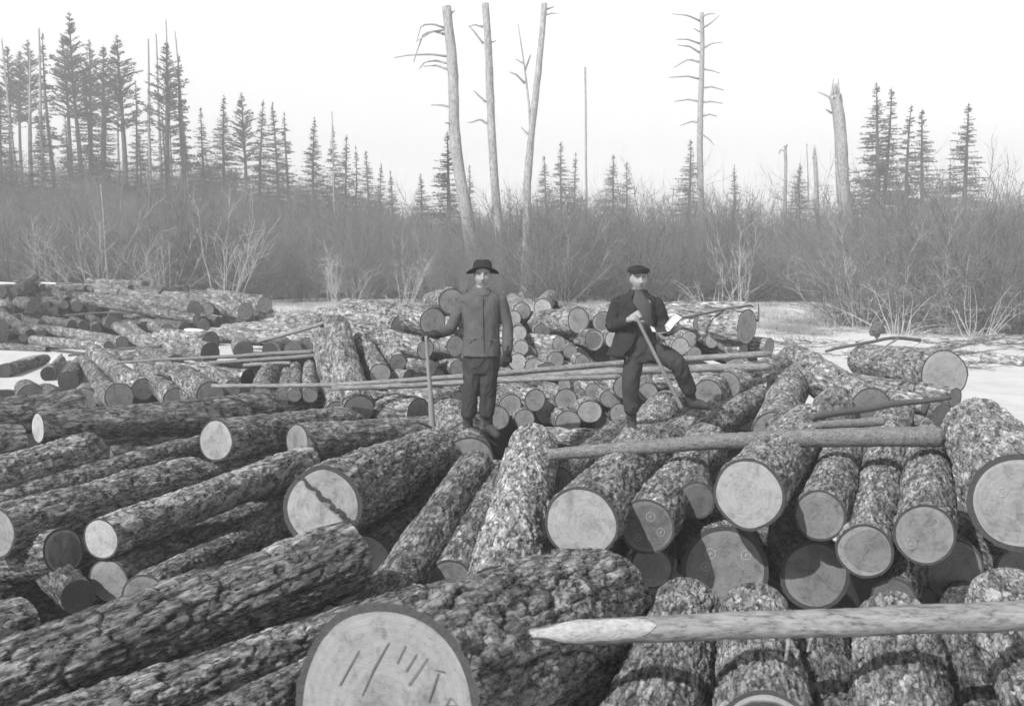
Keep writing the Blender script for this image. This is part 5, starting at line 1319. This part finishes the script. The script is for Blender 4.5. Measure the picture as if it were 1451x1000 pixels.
def ball(c, rx, ry, rz, n=16, fn=None):
    th, ph = np.meshgrid(np.linspace(.001, PI - .001, n), np.arange(2 * n) / (2 * n) * 2 * PI, indexing='ij')
    D = np.stack([np.sin(th) * np.cos(ph), np.sin(th) * np.sin(ph), np.cos(th)], -1).reshape(-1, 3)
    if fn is not None: D = fn(D)
    V = D * np.array([rx, ry, rz]) + np.array(list(c))
    I = np.arange(n * 2 * n).reshape(n, 2 * n); J = np.roll(I, -1, axis=1)
    return V, [np.stack([I[:-1], I[1:], J[1:], J[:-1]], -1).reshape(-1, 4)]
def hand(w, f, nrm, side, s=1.0, curl=1.1, thick=1.0):
    """wrist w, finger direction f, back-of-hand normal nrm, side=+1 thumb towards f x nrm"""
    f = np.array(unit(np.array(f, float))); nrm = np.array(nrm, float); nrm = unit(nrm - f * nrm.dot(f)); sd_ = np.cross(f, nrm) * side
    w = np.array(w, float); out = []
    pc = w + f * .045 * s
    for k, o_ in enumerate((-.028, -.009, .010, .028)):
        a = w + f * .005 + sd_ * o_ * .6 * s; b = w + f * .088 * s + sd_ * o_ * s
        out.append(limb([a, b], [.017 * s * thick, .0135 * s * thick], 5, 8))
        ln = (.062, .075, .08, .072)[k] * s; c = cu = curl / 3; p = b; d = f; pts = [p]
        for j, fr in enumerate((.42, .32, .26)):
            ang = c * (j + 1) * 1.15
            d = f * math.cos(ang) - nrm * math.sin(ang); p = p + d * ln * fr * 1.15; pts.append(p)
        out.append(limb(pts, [.0105 * s * thick, .0095 * s * thick, .0088 * s * thick, .0075 * s * thick], 9, 8))
    tb = w + f * .025 * s + sd_ * .028 * s
    out.append(limb([tb, tb + (f * .6 + sd_ * .7 - nrm * .3) * .035 * s, tb + (f * 1.1 + sd_ * .75 - nrm * .75) * .062 * s], [.014 * s * thick, .012 * s * thick, .009 * s * thick], 7, 8))
    return out
def head(c, yaw=0.0, tilt=0.0, s=1.0):
    """one head facing -Y: skull, jaw, nose, brow, ears, chin; returns parts for the fused body"""
    def sk(D):
        D = D.copy(); x, y, z = D[:, 0], D[:, 1], D[:, 2]
        low = np.clip(-z, 0, 1)
        D[:, 0] = x * (1 - .28 * low ** 1.4); D[:, 1] = np.where(y < 0, y * (1 - .10 * low), y * (1 - .38 * low))
        fr = sstep(.2, .8, -y)
        for sx in (-1, 1):                                             # eye sockets
            dd = ((x - sx * .40) / .25) ** 2 + ((z - .06) / .17) ** 2
            D[:, 1] += fr * .13 * np.exp(-dd)
            dd = ((x - sx * .5) / .22) ** 2 + ((z + .22) / .2) ** 2     # cheek bones
            D[:, 1] -= fr * .05 * np.exp(-dd)
        D[:, 1] -= fr * .06 * np.exp(-((z - .24) / .10) ** 2) * (np.abs(x) < .7)      # brow
        D[:, 1] -= fr * .09 * np.exp(-((z + .86) / .12) ** 2 - (x / .28) ** 2)       # chin
        D[:, 1] += fr * .06 * np.exp(-((z + .68) / .06) ** 2 - (x / .35) ** 2)
        D[:, 1] -= fr * .04 * np.exp(-((z + .50) / .08) ** 2 - (x / .3) ** 2)
        return D
    P = [ball((0, 0, 0), .077, .098, .118, 26, sk)]
    P.append(limb([(0, -.088, .022), (0, -.108, -.018), (0, -.118, -.030)], [.010, .013, .0155], 6, 8))       # nose
    P.append(limb([(-.013, -.102, -.036), (.013, -.102, -.036)], [.009, .009], 4, 8))
    for sx in (-1, 1):
        P.append(ball((sx * .078, .010, -.002), .010, .020, .032, 8))
    cy_, sy_ = math.cos(yaw), math.sin(yaw); ct, st = math.cos(tilt), math.sin(tilt)
    Mr = np.array([[cy_, -sy_, 0], [sy_, cy_, 0], [0, 0, 1]]) @ np.array([[1, 0, 0], [0, ct, -st], [0, st, ct]])
    T = lambda q: (np.asarray(q, float) * s) @ Mr.T + np.array(list(c))
    P = [(T(V), f) for V, f in P]
    feats = {}
    feats['eye'] = [(T(ball((sx * .031, -.0775, .010), .0115, .006, .0048, 8)[0]), ball((0, 0, 0), 1, 1, 1, 8)[1]) for sx in (-1, 1)]
    feats['eyebrow'] = [(T(limb([(sx * .014, -.0955, .026), (sx * .033, -.092, .031), (sx * .05, -.078, .027)], [.0042, .005, .003], 7, 6)[0]), limb([(0, 0, 0), (1, 0, 0)], [1, 1], 7, 6)[1]) for sx in (-1, 1)]
    feats['mouth'] = [(T(limb([(-.023, -.086, -.062), (0, -.0945, -.0605), (.023, -.086, -.062)], [.0022, .0036, .0022], 9, 6)[0]), limb([(0, 0, 0), (1, 0, 0)], [1, 1], 9, 6)[1])]
    return P, feats, T
def wrinkle(seed, amp, sc):
    def f(C):
        P = C * np.array([sc, sc, sc * .55]); w = fbm(P * .7 + 9, seed + 3, 2)
        return amp * (1 - np.abs(fbm(P + w[:, None] * 1.2, seed, 3)) * 3).clip(-1, 1)
    return f
def mat_cloth(name, base, stripe=0.0, var=.22, freq=0.0):
    t = NT(name); c = t.coord()
    n = t.noise(c, 9, 4, .6); f = t.noise(c, 260, 3, .6)
    v = t.math('MULTIPLY', t.math('MULTIPLY_ADD', n, 2 * var, 1 - var), t.math('MULTIPLY_ADD', f, .5, .75))
    if stripe:
        sx = t.new('SeparateXYZ'); t.l.new(c, sx.inputs[0])
        w = t.math('SINE', t.math('MULTIPLY', t.math('ADD', sx.outputs[0], t.math('MULTIPLY', n, .012)), freq))
        v = t.math('MULTIPLY', v, t.math('MULTIPLY_ADD', t.math('GREATER_THAN', w, .62), stripe, 1.0))
    v = t.math('MULTIPLY', v, base)
    t.b.inputs['Roughness'].default_value = .95; t.b.inputs['Specular IOR Level'].default_value = .1
    return t.out(v, t.bump(t.math('ADD', n, t.math('MULTIPLY', f, .15)), .5, .01))
M_SKIN = mat_simple('weathered_skin', .34, .12, 30, .2, .002, .6)
M_DARKF = mat_simple('dark_hair', .035, .2, 60, .2, .002, .7)
M_EYE = mat_simple('eye', .05, .1, 60, 0, .002, .4)
M_MOUTH = mat_simple('lips', .13, .1, 60, 0, .002, .6)
M_JACKET = mat_cloth('striped_denim', .10, .32, .35, 300)
M_TROUS = mat_cloth('worn_dark_trousers', .052)
M_WOOL = mat_cloth('dark_wool', .036, 0, .2)
M_SWEAT = mat_cloth('knit_sweater', .085, 0, .12)
M_FELT = mat_cloth('felt_hat', .028, 0, .15)
M_GLOVE = mat_cloth('leather_glove', .045, 0, .3)
M_BOOT = mat_cloth('boot_leather', .06, 0, .4)
M_SOLE = mat_cloth('boot_sole', .02)
M_PAPER = mat_simple('paper', .62, .05, 30, .1, .001, .8)
M_COVER = mat_simple('book_cover', .04, .1, 30, .1, .001, .6)
M_TOOLWOOD = mat_simple('tool_handle', .26, .25, 20, .2, .003, .6, (1, 1, .15))
M_IRON = mat_simple('iron', .07, .3, 30, .2, .002, .5)

def child(root, name, me, smooth=True):
    o = link(name, me, root); o.matrix_parent_inverse = Matrix.Identity(4); return o
def make_person(o3, build, label):
    root = empty('person', o3); tag(root, label, 'person'); build(root); return root

def hat_mesh(T, kind):
    n, m = 40, 12
    ph = np.arange(n) / n * 2 * PI; parts = []
    if kind == 'felt':
        prof = [(.160, .0), (.162, .004), (.145, .006), (.12, .006), (.098, .010), (.096, .030), (.091, .060), (.082, .085), (.066, .100), (.04, .102), (.015, .092), (.001, .088)]
        low = [(.160, .0), (.14, -.001), (.11, -.002), (.088, -.002), (.05, .0), (.001, .0)]
        def ring(r, z, i):
            x = r * np.cos(ph) * .98; y = r * np.sin(ph) * 1.0
            e = np.clip((r - .09) / .08, 0, 1)
            zz = z - .030 * e * np.cos(ph) ** 2 + .020 * e * np.sin(ph) ** 2 * (np.sin(ph) > 0) - .006 * e * (np.sin(ph) < 0)
            if z > .08: zz = zz - .012 * (1 - np.abs(np.cos(ph)))
            return np.stack([x, y, zz], -1)
    else:
        prof = [(.100, -.004), (.112, .006), (.116, .018), (.110, .034), (.090, .048), (.06, .056), (.03, .060), (.001, .061)]
        low = [(.100, -.004), (.082, -.010), (.05, -.006), (.001, 0)]
        def ring(r, z, i):
            x = r * np.cos(ph) * .95; y = r * np.sin(ph) * 1.08 + .008
            return np.stack([x, y, z + .012 * np.sin(ph) + .004 * np.sin(ph * 3)], -1)
    rings = [ring(r, z, i) for i, (r, z) in enumerate(low[::-1] + prof)]
    V = np.concatenate(rings); k = len(rings); I = np.arange(k * n).reshape(k, n); J = np.roll(I, -1, axis=1)
    q = np.stack([I[:-1], J[:-1], J[1:], I[1:]], -1).reshape(-1, 4)
    parts.append((T(V), [q]))
    if kind == 'cap':                                                   # peak of the cap
        a = np.linspace(-2.45, -.69, 16); rr = np.linspace(0, 1, 5)
        A, B = np.meshgrid(a, rr, indexing='ij')
        r = .088 + B * .045 * np.sin((A + 2.45) / 1.76 * PI) ** .5
        for s_ in (0, 1):
            V = np.stack([r * np.cos(A) * .98, r * np.sin(A) * 1.05, -.006 - .018 * B + s_ * .006 - .02 * np.abs(np.cos(A)) * B], -1).reshape(-1, 3)
            I = np.arange(80).reshape(16, 5); q = np.stack([I[:-1, :-1], I[1:, :-1], I[1:, 1:], I[:-1, 1:]], -1).reshape(-1, 4)
            parts.append((T(V), [q if s_ else q[:, ::-1]]))
    V, fs = merge(parts); return mesh_np('hat', V, fs)

def person_hat(root):
    D = 11.2; O = np.array(root.location)
    def p(x, y, dy=0.0): return np.array(at(x, y, D + dy)) - O
    # --- body
    hp, feats, T = head(p(683.8, 391.5, 0), yaw=.03, tilt=-.03, s=1.1)
    tors = etube([(p(681, 520), .16, .11), (p(681.5, 500), .165, .115), (p(682, 470), .15, .11), (p(683, 440), .175, .115), (p(683, 424), .185, .105), (p(683.5, 416), .13, .085), (p(683.5, 411), .065, .065), (p(683.5, 400, .02), .058, .06)])
    rarm = [p(656, 425, .0), p(639, 467, .05), p(613, 473, -.12)]
    larm = [p(711, 425, .0), p(719.5, 463, .02), p(718.5, 500, -.05)]
    legs = [([p(671, 512), p(665.5, 553, -.02), p(662.5, 592, .02)], [.09, .062, .03]), ([p(692, 512), p(690.5, 553, -.02), p(690, 592, .03)], [.09, .062, .03])]
    body = hp + [tors, limb(rarm, [.055, .045, .032]), limb(larm, [.055, .045, .032])] + [limb(a, b) for a, b in legs]
    h1 = dict(w=rarm[2], f=(-1, -.12, -.05), nrm=(0, -.25, 1), side=-1, s=1.05, curl=2.6)
    h2 = dict(w=larm[2], f=(-.12, -.05, -1), nrm=(.4, -1, 0), side=-1, s=1.05, curl=1.2)
    body += hand(**h1) + hand(**h2)
    child(root, 'body', fuse('body', body, .0062, [M_SKIN], 2))
    for nm, mt in (('eye', M_EYE), ('eyebrow', M_DARKF), ('mouth', M_MOUTH)):
        for V, f in feats[nm]: child(root, nm, mesh_np(nm, V, f, [mt]))
    hr = [ (T(ball((0, .030, .010), .080, .080, .080, 14)[0]), ball((0, 0, 0), 1, 1, 1, 14)[1])]
    child(root, 'hair', mesh_np('hair', hr[0][0], hr[0][1], [M_DARKF]))
    # --- clothes
    Th = lambda q: T(np.asarray(q) @ np.array([[1, 0, 0], [0, math.cos(.24), -math.sin(.24)], [0, math.sin(.24), math.cos(.24)]]) + np.array([0, .006, .056]))
    hm = hat_mesh(Th, 'felt'); hm.materials.append(M_FELT); child(root, 'hat', hm)
    jk = [etube([(p(681.5, 504), .212, .155), (p(681.5, 498), .208, .152), (p(682, 475), .190, .145), (p(682, 450), .195, .148), (p(682.5, 432), .215, .145), (p(683, 423), .222, .13), (p(683.2, 417.5), .19, .115), (p(683.5, 413.5), .115, .095), (p(683.5, 410), .078, .08), (p(683.5, 407.5, .012), .07, .074)], 28),
          limb([p(659, 424), p(638, 467, .05), p(619, 473, -.09)], [.072, .060, .049], 16, 16), limb([p(708, 424), p(720, 463, .02), p(719, 496, -.04)], [.072, .062, .053], 16, 16)]
    child(root, 'jacket', fuse('jacket', jk, .0085, [M_JACKET], 7, wrinkle(3, .006, 10)))
    # collar flaps, pocket flaps and front edge
    for sx in (-1, 1):
        a, b, c = p(683.5 + sx * 9, 410.5, -.03), p(683.5 + sx * 9, 417.5, -.10), p(683.5 + sx * 2, 418.5, -.125)
        V, fs = limb([a, b * .5 + a * .5 + np.array([0, -.02, 0]), b, c], [.008, .008, .008, .005], 10, 8)
        child(root, 'collar', mesh_np('collar', V, fs, [M_JACKET]))
        x = 683 + sx * 15
        V, fs = limb([p(x - 6.5, 481 - sx, -.152), p(x + 6.5, 481 + sx, -.152)], [.005, .005], 6, 6)
        child(root, 'pocket_edge', mesh_np('pocket_edge', V, fs, [M_JACKET]))
    V, fs = limb([p(684, 421, -.142), p(684, 450, -.158), p(684.5, 478, -.158), p(686, 500, -.158)], [.0045, .005, .005, .004], 14, 6)
    child(root, 'front_seam', mesh_np('front_seam', V, fs, [M_JACKET]))
    for k in range(4):
        c = p(684, 428 + k * 17, -.158); V, fs = ball(c, .008, .005, .008, 6); child(root, 'button', mesh_np('button', V, fs, [M_IRON]))
    tr = [etube([(p(681.5, 490), .17, .125), (p(681.5, 505), .188, .132), (p(681.5, 520), .19, .130), (p(681.5, 528), .178, .12)], 24),
          limb([p(671.5, 518), p(666.5, 553, -.03), p(663.5, 587, -.01)], [.102, .088, .076], 18, 18), limb([p(692, 518), p(691, 553, -.03), p(689.5, 586, .01)], [.102, .088, .078], 18, 18)]
    child(root, 'trousers', fuse('trousers', tr, .0085, [M_TROUS], 3, wrinkle(8, .011, 10)))
    for ank, heel, toe in ((p(662.5, 582), p(663, 611, .04), p(658, 616.5, -.20)), (p(690, 582), p(692, 609, .06), p(705, 619, -.17))):
        z0 = heel[2]
        bt_ = [limb([ank, heel + np.array([0, 0, .05])], [.056, .052], 8, 14), limb([heel + np.array([0, 0, .02]), (heel + toe) / 2 + np.array([0, 0, .035]), toe + np.array([0, 0, .012])], [.047, .047, .036], 10, 14), limb([ank + np.array([0, 0, -.01]), ank + np.array([0, 0, -.035])], [.06, .06], 5, 14)]
        child(root, 'boot', fuse('boot', bt_, .007, [M_BOOT], 3, wrinkle(5, .004, 22)))
        V, fs = limb([heel + np.array([0, 0, -.014]), (heel + toe) / 2 + np.array([0, 0, -.006]), toe + np.array([0, 0, -.02])], [.038, .04, .032], 8, 12); V[:, 2] = (V[:, 2] - V[:, 2].mean()) * .45 + V[:, 2].mean()
        child(root, 'boot_sole', mesh_np('boot_sole', V, fs, [M_SOLE]))
    for h, cuff in ((h1, [p(621, 473.5, -.08), p(613, 473.5, -.12)]), (h2, [p(719, 492, -.04), p(718.5, 500, -.05)])):
        child(root, 'glove', fuse('glove', hand(**{**h, 'thick': 1.35}) + [limb(cuff, [.052, .046], 6, 14)], .0055, [M_GLOVE], 2, wrinkle(6, .002, 30)))
fm_ = at(676, 614, 11.2)
make_person(fm_, person_hat, 'man in a wide-brimmed dark hat and striped jacket leaning on a peavey')

def person_cap(root):
    D = 11.35; O = np.array(root.location)
    def p(x, y, dy=0.0): return np.array(at(x, y, D + dy)) - O
    hp, feats, T = head(p(905.2, 396, -.02), yaw=.12, tilt=-.03, s=1.1)
    tors = etube([(p(908, 500), .155, .11), (p(907, 480), .155, .11), (p(905, 455), .15, .11), (p(904, 438), .17, .115), (p(903, 427), .18, .105), (p(903.5, 420), .12, .085), (p(904, 414), .065, .065), (p(904.5, 403, .0), .055, .06)])
    rarm = [p(877, 429), p(866, 463, .02), p(894, 452, -.26)]
    larm = [p(929, 430), p(940, 462, .02), p(948, 470, -.26)]
    legs = [([p(897, 500), p(893.5, 545, -.04), p(895, 590, .03)], [.09, .062, .03]), ([p(920, 497), p(960, 514, -.22), p(977, 558, -.11)], [.09, .064, .03])]
    h1 = dict(w=p(894, 451, -.27), f=(.75, -.25, .42), nrm=(-.1, -.9, .3), side=1, s=1.1, curl=3.4)
    h2 = dict(w=p(946, 470, -.27), f=(.7, -.5, .15), nrm=(.2, -.5, -.8), side=-1, s=1.05, curl=1.5)
    body = hp + [tors, limb(rarm, [.055, .045, .033]), limb(larm, [.055, .045, .033])] + [limb(a, b) for a, b in legs] + hand(**h1) + hand(**h2)
    child(root, 'body', fuse('body', body, .0062, [M_SKIN], 2))
    for nm, mt in (('eye', M_EYE), ('eyebrow', M_DARKF), ('mouth', M_MOUTH)):
        for V, f in feats[nm]: child(root, nm, mesh_np(nm, V, f, [mt]))
    V = T(ball((0, .030, .012), .0805, .079, .085, 14)[0]); child(root, 'hair', mesh_np('hair', V, ball((0, 0, 0), 1, 1, 1, 14)[1], [M_DARKF]))
    Th = lambda q: T(np.asarray(q) @ np.array([[1, 0, 0], [0, math.cos(.12), -math.sin(.12)], [0, math.sin(.12), math.cos(.12)]]) + np.array([0, .008, .070]))
    hm = hat_mesh(Th, 'cap'); hm.materials.append(M_FELT); child(root, 'cap', hm)
    sw = [etube([(p(908, 486), .165, .13), (p(906, 470), .16, .128), (p(904.5, 445), .165, .13), (p(903.5, 430), .17, .12), (p(903.5, 421), .12, .1), (p(904, 415), .075, .08), (p(904.5, 409, -.005), .068, .074)], 24)]
    child(root, 'sweater', fuse('sweater', sw, .009, [M_SWEAT], 2, wrinkle(13, .003, 12)))
    # jacket: an open shell, cut away in front, plus sleeves
    def shell():
        rows = [(503, 893.5, .262, .18), (490, 897, .232, .165), (470, 901, .208, .158), (450, 902.5, .205, .155), (434, 902.5, .218, .148), (426, 902.5, .215, .132), (420.5, 903, .175, .118), (416, 903.8, .105, .1), (411.5, 904.5, .083, .092)]
        n = 44; out = []
        for i, (y, cx, rx, ry) in enumerate(rows):
            f = i / (len(rows) - 1)
            # opening in front: from a0 (viewer's left edge) to a1 (viewer's right edge); -pi/2 faces the camera
            a0 = -PI / 2 + [-.42, -.15, .0, -.05, -.16, -.3, -.45, -.6, -.75][i]; a1 = -PI / 2 + [1.5, 1.35, 1.25, 1.05, .9, .8, .68, .65, .75][i]
            th = np.linspace(a1, a0 + 2 * PI, n); c = p(cx, y)
            out.append(np.stack([c[0] + rx * np.cos(th), c[1] + ry * np.sin(th), np.full(n, c[2])], -1))
        A = np.array(out); inner = A.copy(); cc = A.mean(axis=1, keepdims=True); d_ = inner - cc; d_[..., 2] = 0; inner = inner - unit(d_) * .014
        k = len(rows); V = np.concatenate([A.reshape(-1, 3), inner.reshape(-1, 3)]); I = np.arange(k * n).reshape(k, n); K = I + k * n
        q = [np.stack([I[:-1, :-1], I[:-1, 1:], I[1:, 1:], I[1:, :-1]], -1).reshape(-1, 4), np.stack([K[:-1, :-1], K[1:, :-1], K[1:, 1:], K[:-1, 1:]], -1).reshape(-1, 4)]
        q.append(np.stack([I[:-1, 0], I[1:, 0], K[1:, 0], K[:-1, 0]], -1)); q.append(np.stack([I[:-1, -1], K[:-1, -1], K[1:, -1], I[1:, -1]], -1))
        q.append(np.stack([I[0, :-1], K[0, :-1], K[0, 1:], I[0, 1:]], -1)); q.append(np.stack([I[-1, :-1], I[-1, 1:], K[-1, 1:], K[-1, :-1]], -1))
        return V, q
    jk = [shell(), limb([p(876.5, 428, .01), p(865.5, 463, .03), p(888, 455, -.20)], [.082, .07, .056], 18, 16), limb([p(929.5, 429.5, .01), p(940.5, 462, .03), p(945, 469, -.20)], [.08, .07, .056], 18, 16)]
    child(root, 'jacket', fuse('jacket', jk, .0075, [M_WOOL], 1, wrinkle(23, .010, 11)))
    tr = [etube([(p(907.5, 470), .16, .12), (p(907.5, 488), .175, .13), (p(907.5, 500), .178, .13), (p(907, 512), .155, .118)], 24),
          limb([p(898, 508), p(893.5, 545, -.05), p(894.5, 580, .0)], [.102, .086, .076], 18, 18), limb([p(918, 498), p(941, 503, -.16), p(961, 515, -.25), p(969, 534, -.18), p(977, 553, -.12)], [.108, .104, .092, .08, .07], 22, 18)]
    child(root, 'trousers', fuse('trousers', tr, .0085, [M_TROUS], 3, wrinkle(28, .011, 10)))
    for ank, heel, toe in ((p(894.5, 575), p(895, 606, .06), p(898, 612.5, -.17)), (p(974.5, 549, -.13), p(980, 574, -.07), p(1003, 577, -.16))):
        bt_ = [limb([ank, heel + np.array([0, 0, .05])], [.054, .052], 8, 14), limb([heel + np.array([0, 0, .02]), (heel + toe) / 2 + np.array([0, 0, .03]), toe + np.array([0, 0, .008])], [.047, .046, .034], 10, 14)]
        child(root, 'boot', fuse('boot', bt_, .007, [M_BOOT], 3, wrinkle(15, .005, 22)))
        V, fs = limb([heel + np.array([0, 0, -.014]), (heel + toe) / 2 + np.array([0, 0, -.01]), toe + np.array([0, 0, -.022])], [.038, .04, .030], 8, 12); V[:, 2] = (V[:, 2] - V[:, 2].mean()) * .45 + V[:, 2].mean()
        child(root, 'boot_sole', mesh_np('boot_sole', V, fs, [M_SOLE]))
fm2 = at(897, 612, 11.35)
make_person(fm2, person_cap, 'man in a cap and dark jacket with one foot raised, holding an open book')

# tools and book
def tool(name, pts, rad, label, mat=M_TOOLWOOD, n=30):
    Q = [at(*q) for q in pts]; P = polyline(Q, n); o = P[0].copy()
    r = np.interp(np.linspace(0, 1, n), np.linspace(0, 1, len(rad)), rad)
    root = empty(name, o); V, fs = tube_np(P - o, r, 14, 1, .02)
    child(root, 'handle', mesh_np('handle', V, fs, [mat])); tag(root, label, name.replace('_', ' ')); return root, P - o
pv_, Pp = tool('peavey', [(614, 630, 11.05), (610, 560, 11.02), (603.5, 476, 11.0)], [.036, .034, .026, .021, .016], 'wooden peavey with an iron hook upright in the hand of the hat man')
hk = [at(*q) for q in ((611, 606, 11.0), (604, 602, 10.95), (592, 598, 10.9), (583, 599, 10.9), (578, 604, 10.88))]
V, fs = tube_np(polyline(hk, 14) - np.array(pv_.location), np.interp(np.linspace(0, 1, 14), [0, 1], [.014, .007]), 8, 2, .05)
child(pv_, 'hook', mesh_np('hook', V, fs, [M_IRON]))
V, fs = tube_np([Pp[3] - [0, 0, .03], Pp[3] + [0, 0, .03]], [.042, .04], 14, 2, 0); child(pv_, 'collar', mesh_np('collar', V, fs, [M_IRON]))
V, fs = tube_np([Pp[0] + [0, 0, .08], Pp[0] - [0, 0, .02], Pp[0] - [0, 0, .10]], [.038, .03, .004], 12, 2, 0); child(pv_, 'spike', mesh_np('spike', V, fs, [M_IRON]))
ms, Pm = tool('measuring_pole', [(967, 580, 11.15), (900.5, 447, 11.02)], [.021, .022, .019, .017], 'long tapered measuring pole slanting from the hand of the man in the cap')
def page(c, ux, uy, w, h, thick, bulge, mat, name, root):
    n = 10; s, t = np.meshgrid(np.linspace(0, 1, n), np.linspace(0, 1, 4), indexing='ij')
    ux, uy = unit(np.array(ux, float)), unit(np.array(uy, float)); nz = unit(np.cross(ux, uy))
    top = c + ux * (s * w)[..., None] + uy * (t * h)[..., None] + nz * (bulge * np.sin(s * PI) + thick)[..., None]
    bot = top - nz * thick
    V = np.concatenate([top.reshape(-1, 3), bot.reshape(-1, 3)]); I = np.arange(n * 4).reshape(n, 4); K = I + n * 4
    q = [np.stack([I[:-1, :-1], I[1:, :-1], I[1:, 1:], I[:-1, 1:]], -1).reshape(-1, 4), np.stack([K[:-1, :-1], K[:-1, 1:], K[1:, 1:], K[1:, :-1]], -1).reshape(-1, 4),
         np.stack([I[:-1, 0], K[:-1, 0], K[1:, 0], I[1:, 0]], -1), np.stack([I[:-1, -1], I[1:, -1], K[1:, -1], K[:-1, -1]], -1),
         np.stack([I[0, :-1], I[0, 1:], K[0, 1:], K[0, :-1]], -1), np.stack([I[-1, :-1], K[-1, :-1], K[-1, 1:], I[-1, 1:]], -1)]
    child(root, name, mesh_np(name, V, q, [mat], smooth=False))
bo = at(950, 468, 10.93); bk = empty('book', bo); tag(bk, 'open white-paged record book held by the man in the cap', 'book')
c = np.zeros(3)
page(c + [0, 0, 0], (-1, -.12, -.02), (-.05, .85, .30), .19, .13, .010, .022, M_PAPER, 'pages', bk)
page(c + [.004, .002, -.006], (-1, -.12, -.02), (-.05, .85, .30), .205, .14, .005, .010, M_COVER, 'cover', bk)
page(c + [0.004, 0, 0], (.62, -.25, .74), (-.35, .85, .25), .18, .13, .006, .010, M_PAPER, 'pages', bk)
page(c + [.006, .002, -.006], (.62, -.25, .74), (-.35, .85, .25), .195, .14, .005, .008, M_COVER, 'cover', bk)
